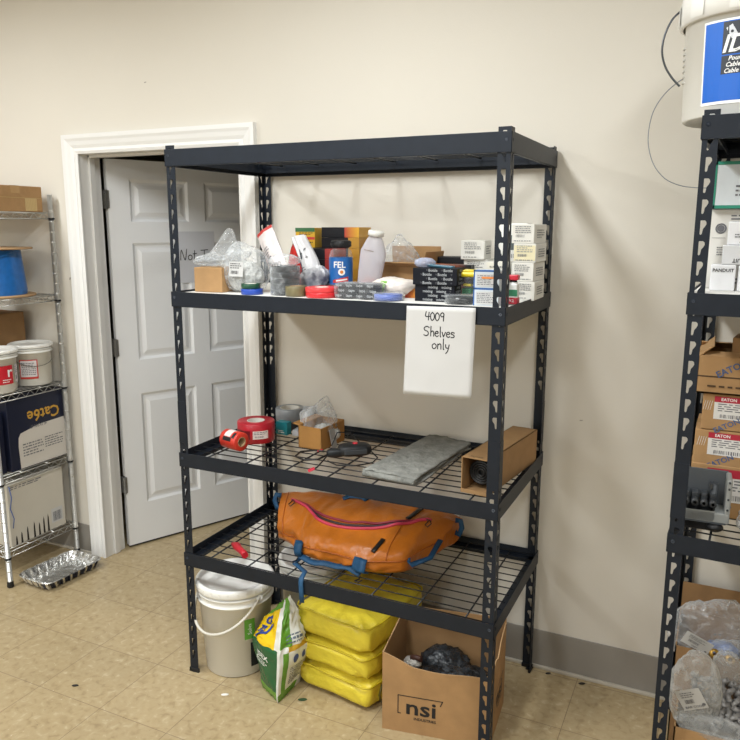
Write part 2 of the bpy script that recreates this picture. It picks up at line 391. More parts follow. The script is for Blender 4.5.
# ================================================================== BLACK BOLTLESS RACKS
PITCH = .0508; FW = .037
def post_mesh(height, splice=True):
    """two flanges punched with keyhole slots, corner at the origin, flanges along +x and +y"""
    cell = bmesh.new()
    hole = [(.0125, .008), (.0150, .0055), (.0178, .008), (.0195, .020), (.0240, .026), (.0268, .032), (.0262, .0375), (.0225, .0410), (.0135, .0410), (.0125, .0400)]
    ov = [cell.verts.new((x, z, 0)) for x, z in ((0, 0), (FW, 0), (FW, PITCH), (0, PITCH))]; hv = [cell.verts.new((x, z, 0)) for x, z in hole]
    es = [cell.edges.new((L_[i], L_[(i + 1) % len(L_)])) for L_ in (ov, hv) for i in range(len(L_))]
    bmesh.ops.triangle_fill(cell, use_beauty=True, edges=es)
    cell.verts.index_update()
    def inside(p):
        c = False; n = len(hole)
        for i in range(n):
            (x1, y1), (x2, y2) = hole[i], hole[(i + 1) % n]
            if (y1 > p.y) != (y2 > p.y) and p.x < (x2 - x1) * (p.y - y1) / (y2 - y1) + x1: c = not c
        return c
    VS = [v.co.copy() for v in cell.verts]; FS = [[v.index for v in f.verts] for f in cell.faces if not inside(f.calc_center_median())]
    cell.free(); q = B(); th = .0022; n = int(height / PITCH); z_end = n * PITCH
    for fl in (0, 1):
        def P(s, z, d): return (s, d, z) if fl == 0 else (d, s, z)
        for i in range(n):
            z = i * PITCH + (height - z_end)
            solid = splice and (17.5 < i < 20.5)
            for d in (0, th):
                if solid: q.face([P(0, z, d), P(FW, z, d), P(FW, z + PITCH, d), P(0, z + PITCH, d)])
                else:
                    vs = [q.bm.verts.new(P(v.x, z + v.y, d)) for v in VS]
                    for f in FS: q.bm.faces.new([vs[k] for k in f])
            if not solid:
                for k in range(len(hole)):
                    a, c = hole[k], hole[(k + 1) % len(hole)]
                    q.face([P(a[0], z + a[1], 0), P(c[0], z + c[1], 0), P(c[0], z + c[1], th), P(a[0], z + a[1], th)])
        z0 = height - z_end
        q.face([P(FW, z0, 0), P(FW, height, 0), P(FW, height, th), P(FW, z0, th)])
        for zz in (z0, height): q.face([P(0, zz, 0), P(FW, zz, 0), P(FW, zz, th), P(0, zz, th)])
        if z0 > .001: q.box(*((0, FW, 0, th) if fl == 0 else (0, th, 0, FW)), 0, z0 + .0005)
    if splice:
        for fl in (0, 1):
            zc = .93
            bx = (.0, FW - .001, -.0012, 0) if fl == 0 else (-.0012, 0, 0, FW - .001)
            q.box(*bx, zc, zc + .155)
    return q
RW, RD = 1.203, .596
def bolt(q, T): q.cyl(.0045, 0, .0015, n=8, T=T)
def boltless_rack(label, loc, levels, decks, W_=RW, group=None, extra=()):
    t = thing('boltless_shelving_rack', label, 'shelving rack', loc, group=group)
    post = None
    for (x, y, r) in ((0, 0, 0), (W_, 0, 90), (W_, RD, 180), (0, RD, 270)):
        if post is None: post = p = obj('post', post_mesh(1.981), BLACKMETAL, t)
        else: p = post.copy(); C.objects.link(p); p.parent = t
        p.location = (x, y, 0); p.rotation_euler = (0, 0, radians(r))
        f = B(); f.box(-.003, FW + .003, -.003, .006, 0, .016, bev=.001); f.box(-.003, .006, -.003, FW + .003, 0, .016, bev=.001); f.box(-.004, .02, -.004, .02, 0, .004)
        fo = obj('foot_cap', f, M('black_plastic', '141518', .5), p)
    for (z0, h) in levels:
        def beam(L_):
            q = B(); q.box(-.0035, L_ + .0035, -.0035, -.0012, z0, z0 + h, bev=.0006)
            q.box(0.003, L_ - .003, -.0015, .030, z0 + h * .42, z0 + h * .42 + .002); q.box(.003, L_ - .003, .028, .030, z0 + h * .2, z0 + h * .42)
            q.box(0.003, L_ - .003, -.0035, .008, z0, z0 + .0015)
            for xx in (.012, L_ - .012): q.cyl(.005, 0, .0012, n=10, T=front(xx, -.0035, z0 + h * .62))
            return q
        lb = obj('long_beam', beam(W_), BLACKMETAL, t); l2 = lb.copy(); C.objects.link(l2); l2.parent = t; l2.location = (W_, RD, 0); l2.rotation_euler = (0, 0, pi)
        sb = obj('side_beam', beam(RD), BLACKMETAL, t, loc=(W_, 0, 0), rz=pi / 2); s2 = sb.copy(); C.objects.link(s2); s2.parent = t; s2.location = (0, RD, 0); s2.rotation_euler = (0, 0, -pi / 2)
    for (zt, nx) in decks:
        q = B(); r = .0021
        for i in range(12): 
            y = .022 + i * (RD - .044) / 11; q.tube([(.008, y, zt - r), (W_ - .008, y, zt - r)], r, n=6)
        for i in range(nx):
            x = .10 + i * (W_ - .20) / (nx - 1); q.tube([(x, .008, zt - 3 * r), (x, RD - .008, zt - 3 * r)], r * 1.45, n=6)
        obj('wire_deck', q, BLACKWIRE, t)
    return t
LV = [(.444, .053), (.838, .053), (1.431, .053), (1.912, .056)]
rack = boltless_rack('charcoal boltless four-tier shelving rack standing before the white door, paper note hung on it', (0, 0, 0), LV, [(.488, 7), (.882, 7), (1.467, 7), (1.958, 7)])
q = B(); q.box(.006, RW - .006, .004, RD - .006, 1.4675, 1.4775, bev=.001)
obj('shelf_board', q, M('white_shelf_board', 'E6E4DE', .55), rack)
LV2 = [(.13, .053), (.832, .053), (1.481, .056), (1.912, .056)]
RX = 1.682
rack2 = boltless_rack('charcoal boltless shelving rack at the right edge, loaded with cartons, white pail on top', (RX, 0, 0), LV2[1:], [(.876, 7), (1.528, 7), (1.958, 7)])
q = B(); q.box(.006, RW - .006, .004, RD - .006, 1.529, 1.537, bev=.001); obj('shelf_board', q, M('white_shelf_board'), rack2)
q = B(); q.box(.004, RW - .004, .004, RD - .004, 1.9585, 1.969, bev=.001); obj('shelf_board', q, M('grey_shelf_board', '5A5C5E', .6), rack2)
rack2.rotation_euler.z = radians(-2.7); rack2.scale.z = 1.006

# ================================================================== CHROME WIRE RACK (left edge)
def wire_rack():
    X1, X0, Y0, Y1 = -1.222, -2.12, .168, .580
    t = thing('wire_shelving_rack', 'chrome wire shelving rack on round posts at the left edge of the wall', 'shelving rack', (0, 0, 0))
    Z = [.178, .545, .935, 1.378, 1.775]
    for (x, y) in ((X1, Y0), (X1, Y1), (X0, Y0), (X0, Y1)):
        q = B(); prof = [(.0001, .02)]; z = .02
        q.cyl(.0125, .02, 1.86, n=16)
        for i in range(36): q.lathe([(.0126, .03 + i * .05), (.0133, .032 + i * .05), (.0126, .034 + i * .05)], n=16)
        p = obj('post', q, CHROME, t, (x, y, 0))
        f = B(); f.lathe([(.0001, 0), (.013, 0), (.016, .006), (.014, .03), (.0125, .032)], n=14); obj('foot', f, M('black_plastic'), p)
        c = B()
        for z in Z: c.lathe([(.0128, z - .034), (.0160, z - .034), (.0160, z - .025), (.0142, z - .025), (.0138, z + .004), (.0128, z + .004)], n=16, mats=[0, 0, 1, 1, 1])
        obj('collar', c, [M('black_plastic'), CHROME], p)
    for z in Z:
        q = B(); zt, zb = z, z - .030
        for zz, ins in ((zt - .003, 0), (zb, 0)): q.tube([(X0, Y0 + ins, zz), (X1, Y0 + ins, zz), (X1, Y1 - ins, zz), (X0, Y1 - ins, zz)], .0027, closed=True, n=6)
        n = 14
        for x in (X0, X1): q.tube([(x, Y0 + .02 + (Y1 - Y0 - .04) * i / n, zt - .004 if i % 2 else zb) for i in range(n + 1)], .0018, n=5)
        n = 28
        for y in (Y0, Y1): q.tube([(X0 + .02 + (X1 - X0 - .04) * i / n, y, zt - .004 if i % 2 else zb) for i in range(n + 1)], .0018, n=5)
        k = int((X1 - X0) / .024)
        for i in range(1, k): q.tube([(X0 + i * (X1 - X0) / k, Y0, zt), (X0 + i * (X1 - X0) / k, Y1, zt)], .0019, n=5)
        for y in (Y0 + .13, Y1 - .13): q.tube([(X0, y, zt - .005), (X1, y, zt - .005)], .0028, n=5)
        obj('wire_shelf', q, CHROME, t)
    return t
wire_rack()
# ================================================================== WRITTEN SHEETS
def handwriting():
    S = {}
    S['4'] = ([[(.05, 1), (0, .45), (.5, .45)], [(.42, .95), (.36, 0)]], .6)
    S['0'] = ([[(.25, .95), (.05, .7), (.05, .25), (.25, .0), (.48, .25), (.48, .7), (.25, .95)]], .62)
    S['9'] = ([[(.45, .6), (.2, .5), (.05, .75), (.25, .98), (.45, .85), (.45, .6), (.42, 0)]], .55)
    S['S'] = ([[(.6, .9), (.35, 1), (.05, .85), (.1, .6), (.45, .45), (.5, .15), (.25, 0), (0, .1)]], .75)
    S['h'] = ([[(.05, 1.05), (.05, 0)], [(.05, .4), (.25, .55), (.38, .4), (.38, 0)]], .5)
    S['e'] = ([[(.05, .3), (.35, .35), (.3, .55), (.08, .45), (.05, .15), (.25, 0), (.42, .1)]], .5)
    S['l'] = ([[(.1, 1.05), (.12, .1), (.2, 0)]], .3)
    S['u'] = ([[(.02, .5), (.08, .1), (.25, 0), (.36, .2), (.38, .5)], [(.38, .5), (.42, 0)]], .52)
    S['v'] = ([[(.02, .5), (.18, 0)], [(.18, 0), (.40, .52)]], .48)
    S['s'] = ([[(.4, .5), (.15, .55), (.05, .4), (.35, .25), (.35, .05), (.05, 0)]], .5)
    S['o'] = ([[(.22, .5), (.03, .35), (.05, .1), (.22, 0), (.42, .15), (.4, .4), (.22, .5)]], .55)
    S['n'] = ([[(.05, .5), (.05, 0)], [(.05, .35), (.25, .52), (.38, .4), (.4, 0)]], .52)
    S['y'] = ([[(.05, .5), (.1, .2), (.3, .15)], [(.42, .5), (.3, -.1), (.1, -.4)]], .5)
    S['N'] = ([[(0, 0), (.12, 1), (.5, 0), (.7, 1.1)]], .85)
    S['t'] = ([[(.2, .95), (.16, .1), (.28, 0)], [(0, .6), (.42, .65)]], .5)
    S['T'] = ([[(0, .95), (.8, 1.0)], [(.4, .97), (.38, 0)]], .9)
    S[' '] = ([], .4)
    return S
HW = handwriting()
def soft(k):
    if len(k) < 3: return k
    P = [Vector(p) for p in k]; P = [P[0]] + P + [P[-1]]; out = []
    for i in range(1, len(P) - 2):
        for j in range(5):
            u = j / 5; out.append(tuple(.5 * (2 * P[i] + (P[i + 1] - P[i - 1]) * u + (2 * P[i - 1] - 5 * P[i] + 4 * P[i + 1] - P[i + 2]) * u * u + (3 * P[i] - P[i - 1] - 3 * P[i + 1] + P[i + 2]) * u ** 3)))
    return out + [k[-1]]
def write(q, s, T, x, y, h, wd, m):
    for ch in s:
        st, adv = HW[ch]
        q.strokes([[(x + a * h, y + b_ * h) for a, b_ in soft(k)] for k in st], T, wd, m); x += adv * h
# sheet hung on the shelf beam
def sheet():
    w, h = .216, .270
    t = thing('paper_note', 'white paper note handwritten 4009 Shelves only, hung on the front beam', 'paper note', (1.012, -.007, 1.477))
    q = B()
    def fn(u, v):
        x = (u - .5) * w * (1 + .00 * v); z = -v * h + .004 * u
        return (x + .004 * (1 - v) - .004, -.0035 - .010 * v * v - .004 * sin(u * 3.1 + .6) * v - .0015 * noise.noise(Vector((u * 4, v * 4, 3))), z)
    q.grid(fn, 14, 18); o = obj('sheet', q, PAPER, t)
    so = o.modifiers.new('thickness', 'SOLIDIFY'); so.thickness = .0006
    T = frame((0, -.0075, 0), (1, -.0, -.012), (0, -.040, 1)) 
    w_ = B(); P = []
    for s, x, y, hh in (('4009', -.046, -.040, .025), ('Shelves', -.050, -.087, .028), ('only', -.022, -.124, .030)): write(w_, s, T, x, y, hh, .0034, 0)
    for v in w_.bm.verts:   # lay the ink on the curved sheet
        u = v.co.x / w + .5; vv = max(0, -v.co.z / h); v.co.y = fn(u, vv)[1] - .0008
    obj('handwriting', w_, BLACK_INK, t)
sheet()
# sheet taped on the door
q = B(); q.box(.345, .575, -.0012, -.0004, 1.40, 1.672)
ds = obj('door_notice', q, M('pale_bluish_paper', 'D2D3D8', .7), loc=DOOR.location, rz=DA); tag(ds, 'handwritten sheet taped to the white door behind the small carton', 'paper notice')  # sheet in one even pale bluish grey
q = B(); write(q, 'Not T', front(.372, -.0014, 1.522), 0, 0, .052, .0045, 0); obj('handwriting', q, BLACK_INK, ds)

# ================================================================== GENERIC BUILDERS
def label_mesh(q, T, cx, cy, w, h, seed, rows=6, bar=True, mi=(0, 1), head=None):
    q.rect(T, cx, cy, w, h, mi[0], .0005)
    if bar:
        q.print_lines(T, cx, cy + h * .22, w * .86, h * .42, max(2, rows // 2), mi[1], seed); q.barcode(T, cx - w * .1, cy - h * .22, w * .55, h * .22, mi[1], seed)
    else: q.print_lines(T, cx, cy, w * .86, h * .84, rows, mi[1], seed)
def carton(name, label, cat, loc, rz, dims, mat, group=None, tape=None, prints=(), flaps=False, bev=.0025):
    """closed carton: body, tape, label; prints = list of (face, fn(q, T, w, h)); face origin at the face's centre"""
    w, d, h = dims; t = thing(name, label, cat, loc, rz, group)
    q = B(); q.box(-w / 2, w / 2, -d / 2, d / 2, 0, h, bev=bev)
    for z in (h,):     # seam of the two top flaps
        pass
    obj('carton_body', q, mat, t)
    if tape:
        q = B(); tw = tape; q.box(-w / 2 - .0008, w / 2 + .0008, -tw / 2, tw / 2, h - .0002, h + .0006)
        for sx in (-1, 1): q.box(*sorted((sx * w / 2 - .0001 * sx, sx * (w / 2 + .0008))), -tw / 2, tw / 2, h - .035, h + .0006)
        obj('packing_tape', q, PTAPE, t)
    FACE = {'front': (front(0, -d / 2 - .0006, h / 2), w, h), 'right': (right(w / 2 + .0006, 0, h / 2), d, h), 'top': (top(0, 0, h + .0012), w, d)}
    for (face, nm, mats, fn) in prints:
        T, fw, fh = FACE[face]; q = B(); fn(q, T, fw, fh); obj(nm, q, mats, t)
    return t
def tape_roll(label, loc, r, h, ri, mat, core, rz=0, rot=None, cat='tape roll', name='tape_roll', group=None, rows=1, band=None, parent=None):
    t = thing(name, label, cat, loc, rz, group, rot)
    q = B(); q.lathe([(ri + .003, 0), (r - .001, 0), (r, .001), (r, h - .001), (r - .001, h), (ri + .003, h)], n=40)
    for k in range(1, 6): q.lathe([(ri + .003 + (r - ri) * k / 6.5, h + .0001), (ri + .0035 + (r - ri) * k / 6.5, h + .0005), (ri + .004 + (r - ri) * k / 6.5, h + .0001)], n=32)
    obj('tape', q, mat, t)
    q = B(); q.lathe([(ri, -.0004), (ri + .003, -.0004), (ri + .003, h + .0006), (ri, h + .0006), (ri, -.0004)], n=32); obj('core', q, core, t)
    if band:
        bm_, a0, a1, z0, z1, fn = band
        q = B(); q.lathe([(r + .0005, z0), (r + .0005, z1)], n=10, a0=a0, a1=a1)
        if fn: fn(q, r)
        obj('label', q, bm_, t)
    return t
def pail(label, loc, rb, rt, h, rz=0, cat='bucket', lid=True, name='bucket', body=None, lidr=.008, handle=None, group=None):
    t = thing(name, label, cat, loc, rz, group); body = body or PLASTIC_W
    q = B(); q.lathe([(.0001, .006), (rb - .01, .006), (rb - .006, 0), (rb, .004), (rt - .002, h * .80), (rt + .006, h * .80), (rt + .006, h * .815), (rt - .001, h * .82), (rt, h * .87), (rt + .006, h * .875), (rt + .006, h * .89), (rt, h * .895), (rt, h * .96), (rt - .006, h * .97)], n=56)
    obj('bucket_body', q, body, t)
    if lid:
        q = B(); R = rt + lidr
        q.lathe([(R, h * .915), (R + .002, h * .925), (R + .001, h * .985), (R - .004, h), (R - .013, h), (R - .017, h - .010), (R - .05, h - .010), (.0001, h - .008)], n=56)
        for i in range(28):
            a = 2 * pi * i / 28; q.box(R + .0005, R + .003, -.003, .003, h * .93, h * .978, T=Matrix.Rotation(a, 4, 'Z'))
        obj('lid', q, M('white_lid_plastic', 'E9E8E3', .32), t)
    return t
def on_cyl(q, r, a0, a1, z0, z1, m=0, n=16): q.lathe([(r, z0), (r, z1)], n=n, a0=a0, a1=a1, m=m, smooth=True)
def wrap(q, r, ac):
    """bend everything drawn in the plane (x = arc length, y = height, on T=front(0,0,0)) onto a cylinder of radius r, centred on angle ac"""
    bmesh.ops.subdivide_edges(q.bm, edges=[e for e in q.bm.edges if e.calc_length() > .02], cuts=9, use_grid_fill=True)
    for v in q.bm.verts:
        a = ac + v.co.x / r; off = -v.co.y; z = v.co.z
        v.co = Vector(((r + off) * cos(a), (r + off) * sin(a), z))
FLAT = front(0, 0, 0)

Z2 = 1.478; Z3 = .8825; Z4 = .4885
# ================================================================== UPPER SHELF OF THE BLACK RACK
carton('small_carton', 'small plain brown carton at the left end of the upper shelf', 'cardboard box', (.085, .155, Z2), radians(3), (.118, .13, .088), CARD, tape=.045)
def film_bag(name, label, cat, loc, c, d, seed, mat=CLEARBAG, contents=None, amp=.14, fr=2.6, pulls=(), group=None, rz=0, zmin=0, extra=None, sub=4, pw=.9):
    t = thing(name, label, cat, loc, rz, group)
    q = B(); q.blob(c, d, seed, amp, fr, sub, pulls=pulls, zmin=zmin, pw=pw); obj('film', q, mat, t, recalc=True)
    if contents: contents(t)
    return t
film_bag('plastic_bag', 'loose clear plastic bag draped on top of the small brown carton', 'plastic bag', (.085, .16, Z2 + .091), (0, 0, .018), (.082, .055, .020), 5, amp=.35, pulls=(((.22, .05, .95), 16, .105), ((.95, 0, .5), 9, .05)), zmin=0, fr=3.2)
def bag_parts(t):
    R = random.Random(4); q = B()
    q.blob((0, 0, .055), (.062, .045, .052), 8, .22, 6, 4, zmin=.004); obj('contents', q, M('white_small_parts', 'BDBDB9', .5, nz=(55, .35), bump=(70, 1.)), t)
    q = B(); T = frame((.002, -.0625, .085), (1, -.05, 0), (0, .12, 1)); label_mesh(q, T, 0, 0, .062, .052, 3, 7, True); obj('label', q, [PAPER, BLACK_INK], t)
film_bag('plastic_bag', 'full clear plastic bag with a white printed label beside the small carton', 'plastic bag', (.205, .16, Z2), (0, 0, .078), (.088, .058, .082), 2, contents=bag_parts, amp=.13, pulls=(((-.3, 0, .9), 14, .02),))
GT = M('green_tape', '1E4A34', .35); BT = M('blue_tape', '2145A0', .35); WC = M('white_core', 'CBC7BD', .7)
tape_roll('royal blue tape roll lying under the dark green one', (.272, .097, Z2), .038, .019, .018, BT, WC)
tape_roll('dark green tape roll stacked on the blue one', (.267, .097, Z2 + .0198), .033, .017, .018, GT, WC)
BLK = M('black_vinyl_tape', '191A1D', .35, nz=(70, .3), spec=.35)
for k in range(5):
    tape_roll('black tape roll in the tall stack left of the olive tape, %s' % ['bottom roll', 'second from bottom', 'middle roll', 'second from top', 'top roll'][k], (.385, .135, Z2 + k * .0197), .050, .019, .02, BLK, M('grey_core', '86888A', .6), group='stack of black tape rolls')
q = B(); q.lathe([(.0525, .001), (.0528, .05), (.0525, .1)], n=30); q.blob((0, 0, .118), (.05, .045, .02), 3, .25, 3, 3)
tag(obj('shrink_wrap', q, CLEARBAG, loc=(.385, .135, Z2)), 'clear film around the standing stack of black tape rolls', 'plastic wrap')
# tall blister pouch leaning to the left
def pouch():
    t = thing('blister_pouch', 'tall white and red printed pouch leaning left against the rear post', 'plastic pouch', (.342, .225, Z2), rot=(radians(-10), radians(-32), radians(-4)))
    q = B(); w, h = .080, .262
    def fn(u, v):
        x = (u - .5) * w; z = .0 + v * h; e = sin(pi * u) * (.010 + .014 * sin(pi * min(1, v * 1.15))); return (x, -e - .002 + .003 * noise.noise(Vector((u * 5, v * 9, 1))), z)
    def fn2(u, v): p = fn(u, v); return (p[0], -p[1] * .6, p[2])
    q.grid(fn, 14, 22, mf=lambda u, v: 1 if (v > .955 or (u < .06 and v < .62)) else 0); q.grid(fn2, 14, 22)
    obj('pouch_film', q, [M('pinkish_white_film', 'E6DCD9', .25, bump=(40, .5)), M('red_print', 'C23A35', .4)], t)
    q = B(); T = frame((0, -.020, .145), (1, 0, 0), (0, .0, 1)); q.print_lines(T, -.012, .0, .035, .10, 9, 0, 3); q.barcode(T, .015, -.04, .022, .02, 0, 4)
    q2 = Matrix.Rotation(radians(90), 4, 'Z'); q.text('BITS', .022, T @ Matrix.Translation((-.015, .055, 0)) @ q2, 1, True) if False else None
    for v in q.bm.verts:
        u = v.co.x / w + .5; vv = v.co.z / h; v.co.y = fn(min(1, max(0, u)), min(1, max(0, vv)))[1] - .0008
    obj('printing', q, [GREY_INK], t)
pouch()
# crushed red packaging behind and the navy-striped crumpled sack
q = B(); q.blob((0, 0, .085), (.036, .012, .088), 11, .22, 2.4, 4, zmin=0, pulls=(((.4, 0, .9), 8, .03),))
tag(obj('red_packet', q, M('glossy_red_film', 'C8322C', .25, nz=(25, .5), bump=(35, .7)), loc=(.305, .345, Z2), rot=(0, radians(3), 0)), 'glossy red plastic packet standing behind the leaning white pouch', 'packet')
def striped():
    t = thing('striped_sack', 'crumpled white packet with a navy and orange stripe leaning right of the pouch', 'packet', (.425, .24, Z2), rot=(radians(-10), radians(-18), 0))
    q = B()
    def fn(u, v):
        w = .085 * (1 - .35 * v) ; x = (u - .5) * w - .0 + .015 * sin(v * 4); y = -sin(pi * u) * .022 * (1.2 - v * .6) + .007 * (1 - 2 * abs(noise.noise(Vector((u * 3, v * 4, 5))))); return (x, y, v * .215)
    def mf(u, v):
        k = u * .8 + (v - .5) * .5
        return 1 if v > .35 and u < .14 else (2 if .12 < (u + .5 * v) < .2 else (3 if v < .12 and u > .45 else 0))
    q.grid(fn, 20, 26, mf=mf); q.grid(lambda u, v: (fn(u, v)[0], .02 - fn(u, v)[1] * .3, fn(u, v)[2]), 16, 20)
    obj('sack_film', q, [M('white_glossy_film', 'DFDEDF', .28, bump=(28, .6)), M('navy_print', '27305F', .35), M('salmon_print', 'C9806A', .4), M('dark_grey_print', '3C4048', .4)], t)
    q = B(); T = frame((0, -.03, .12), (1, 0, 0), (0, 0, 1)); q.text('K', .05, T @ Matrix.Translation((.008, .02, 0)), 0, True); q.print_lines(T, -.005, -.045, .045, .045, 5, 0, 8)
    for v in q.bm.verts:
        vv = v.co.z / .215; w = .085 * (1 - .35 * vv); u = (v.co.x - .015 * sin(vv * 4)) / w + .5
        v.co.y = fn(min(1, max(0, u)), vv)[1] - .0012
    obj('printing', q, M('dark_grey_print'), t)
    q = B(); q.blob((.042, -.022, .034), (.046, .020, .036), 21, .42, 2.5, 3, zmin=0, smooth=False, pw=.7); obj('rolled_lower_end', q, [M('grey_striped_film', 'D5D5D6', .3, nz=(16, .6), hex2='2B3046', bump=(30, .6))], t)
striped()
tape_roll('olive brown tape roll lying flat at the shelf edge', (.447, .105, Z2), .037, .034, .018, M('olive_tape', '6B6243', .4, nz=(40, .2)), M('cardboard_core', 'A58763', .8))
RT = M('red_tape', 'C3262B', .3)
tape_roll('flat red tape roll between the olive tape and the wrapped black rolls', (.543, .115, Z2), .056, .0175, .020, RT, WC)
tape_roll('flat red tape roll directly on top of its twin', (.541, .116, Z2 + .0181), .056, .0150, .020, M('red_tape_pale', 'D8383A', .3), WC)
# cellophane pack of black tape rolls
n = 0
for j, x in enumerate((.640, .718)):
    for k in range(3):
        t = tape_roll('black tape roll in the low cellophane pack, %s stack, %s layer' % (('left', 'right')[j], ('bottom', 'middle', 'top')[k]), (x, .128, Z2 + k * .0168), .038, .016, .017, BLK, M('grey_core'), group='low pack of black tape rolls')
def wp(q):
    q.blob((0, 0, .026), (.083, .0415, .0275), 6, .02, 4, 4, pw=.35, zmin=.0005)
q = B(); wp(q); o = tag(obj('shrink_wrap', q, M('printed_clear_film', 'B8BBBE', .15, alpha=(.10, .6)), loc=(.679, .128, Z2)), 'clear shrink film round the low pack of black tape rolls', 'plastic wrap')
q = B()
for r_ in range(3):
    for c_ in range(4): q.text('tape', .013, front(-.058 + c_ * .038 + (r_ % 2) * .01, -.0425, .012 + r_ * .0165), 0, True)
obj('printing', q, M('grey_white_ink', '9A9C9E', .6), o)
# black and amber tape cartons stacked at the back
def long_box(label, x0, x1, y, z0, z1, cap, capw, body, grp, d=.10, yel=False):
    t = thing('tape_carton', label, 'carton', ((x0 + x1) / 2, y, z0), 0, grp)
    w = x1 - x0; h = z1 - z0; q = B(); q.box(-w / 2, w / 2, 0, d, 0, h - .0008, bev=.0012); obj('carton_body', q, body, t)
    q = B(); q.box(w / 2 - capw, w / 2 + .0008, -.0008, d + .0008, -.0002 + .0004, h - .0004, bev=.0006); obj('printed_end', q, cap, t)
    return t
BB = M('black_carton', '17181D', .5, spec=.3); 
def grad(name, c1, c2):
    m = bpy.data.materials.new(name); m.use_nodes = True; N = m.node_tree.nodes; L = m.node_tree.links
    tc = N.new('ShaderNodeTexCoord'); s = N.new('ShaderNodeSeparateXYZ'); L.new(tc.outputs['Generated'], s.inputs[0]); r = N.new('ShaderNodeValToRGB')
    r.color_ramp.elements[0].color = lin(c1); r.color_ramp.elements[1].color = lin(c2); r.color_ramp.elements[1].position = .9
    L.new(s.outputs[0], r.inputs[0]); L.new(r.outputs[0], N['Principled BSDF'].inputs['Base Color']); N['Principled BSDF'].inputs['Roughness'].default_value = .4
    return m
RY = grad('red_to_yellow_print', 'B23A30', 'D6A02C'); AM = M('amber_print', 'BC8A2E', .45); RD_ = M('dark_red_print', 'A33430', .4)
hts = [Z2 + .0385 * k for k in range(7)]
names = ['lowest', 'second', 'third', 'fourth', 'fifth', 'topmost']
for k in range(6):
    long_box('black carton with %s end, %s in the tall stack behind the blue jar' % ('red-yellow' if k == 5 else 'amber', names[k]), .372, .530, .42, hts[k], hts[k + 1], RY if k == 5 else AM, .060 if k == 5 else .045, BB, 'tall stack of black cartons')
names = ['lowest', 'second', 'third', 'top']
for k in range(4):
    long_box('black carton with a dark red end, %s of the nearer lower stack' % names[k], .352, .478, .315, hts[k], hts[k + 1], RD_, .034, BB, 'lower stack of black cartons')
t = carton('yellow_carton', 'small yellow carton with a green lid and red stripe behind the striped packet', 'carton', (.300, .46, hts[4]), 0, (.085, .08, .074), M('yellow_carton_print', 'D7A92B', .45), prints=[
    ('front', 'green_band', [M('dark_green_print', '35683F', .45), M('red_print'), BLACK_INK], lambda q, T, w, h: (q.rect(T, 0, h * .40, w, h * .2, 0), q.rect(T, 0, -.002, w, .010, 1), q.print_lines(T, .004, .015, w * .7, .012, 2, 2, 5), q.print_lines(T, 0, -.022, w * .8, .018, 2, 2, 6)))], bev=.001)
b_ = carton('black_carton', 'plain black carton under the small yellow carton', 'carton', (.300, .46, Z2), 0, (.10, .09, .1538), BB)
# blue labelled jar
def blue_jar():
    t = thing('labelled_jar', 'clear jar with a blue label and red and white stripes, black cap', 'jar', (.541, .255, Z2))
    q = B(); q.lathe([(.0001, .001), (.038, .001), (.041, .006), (.041, .135), (.036, .150), (.026, .160), (.026, .175)], n=40); obj('jar_body', q, HARDCLEAR, t)
    q = B(); q.blob((0, 0, .018), (.037, .037, .014), 3, .12, 5, 3, zmin=.003); obj('orange_contents', q, M('orange_bits', 'C2532E', .5, nz=(60, .5), hex2='D8A58C'), t)
    q = B(); on_cyl(q, .0416, 0, 2 * pi, .034, .128, 0, 40); obj('label', q, M('blue_label', '1F62A8', .35), t)
    q = B(); q.text('FEL', .030, FLAT @ Matrix.Translation((-.006, .102, 0)), 0, True); q.lathe([(.0001, 0), (.012, 0)], n=16, T=FLAT @ Matrix.Translation((.002, .078, .0008)), m=0)
    q.lathe([(.0001, 0), (.006, 0)], n=12, T=FLAT @ Matrix.Translation((.002, .078, .0012)), m=2)
    q.face([FLAT @ Vector(p) for p in ((-.03, .040, .001), (.026, .045, .001), (.026, .063, .001), (-.03, .050, .001))], 1)
    q.face([FLAT @ Vector(p) for p in ((-.018, .045, .0014), (.022, .051, .0014), (.022, .056, .0014), (-.018, .050, .0014))], 0)
    wrap(q, .0418, radians(-62)); obj('label_printing', q, [WHITE_INK, M('red_print'), M('orange_print', 'D9823A', .5)], t)
    q = B(); q.lathe([(.028, .160), (.034, .163), (.037, .172), (.034, .184), (.028, .186), (.0001, .186)], n=32)
    for i in range(24): q.box(.034, .037, -.0015, .0015, .165, .182, T=Matrix.Rotation(2 * pi * i / 24, 4, 'Z'))
    obj('cap', q, M('black_plastic'), t)
blue_jar()
# tall frosted bag-bottle leaning right
def frosted():
    t = thing('frosted_bottle', 'tall frosted clear bottle tapering up to a white cap, orange bits inside', 'bottle', (.648, .245, Z2), rot=(0, radians(9), 0))
    q = B(); q.lathe([(.0001, .001), (.034, .001), (.040, .012), (.045, .10), (.046, .150), (.030, .190), (.020, .206)], n=36, sy=.7); obj('bottle_body', q, M('frosted_plastic', 'D9D6DE', .35, alpha=(.5, .9)), t)
    q = B(); q.lathe([(.021, .203), (.027, .204), (.027, .220), (.024, .222), (.0001, .222)], n=28); obj('cap', q, PLASTIC_W, t)
    q = B(); q.blob((0, 0, .032), (.032, .022, .028), 9, .15, 5, 3, zmin=.004); obj('orange_contents', q, M('orange_bits'), t)
    q = B(); q.print_lines(front(-.002, -.0325, .155), 0, 0, .035, .006, 1, 0, 2); obj('printing', q, M('brown_ink', '7A6A58', .6), t)
frosted()
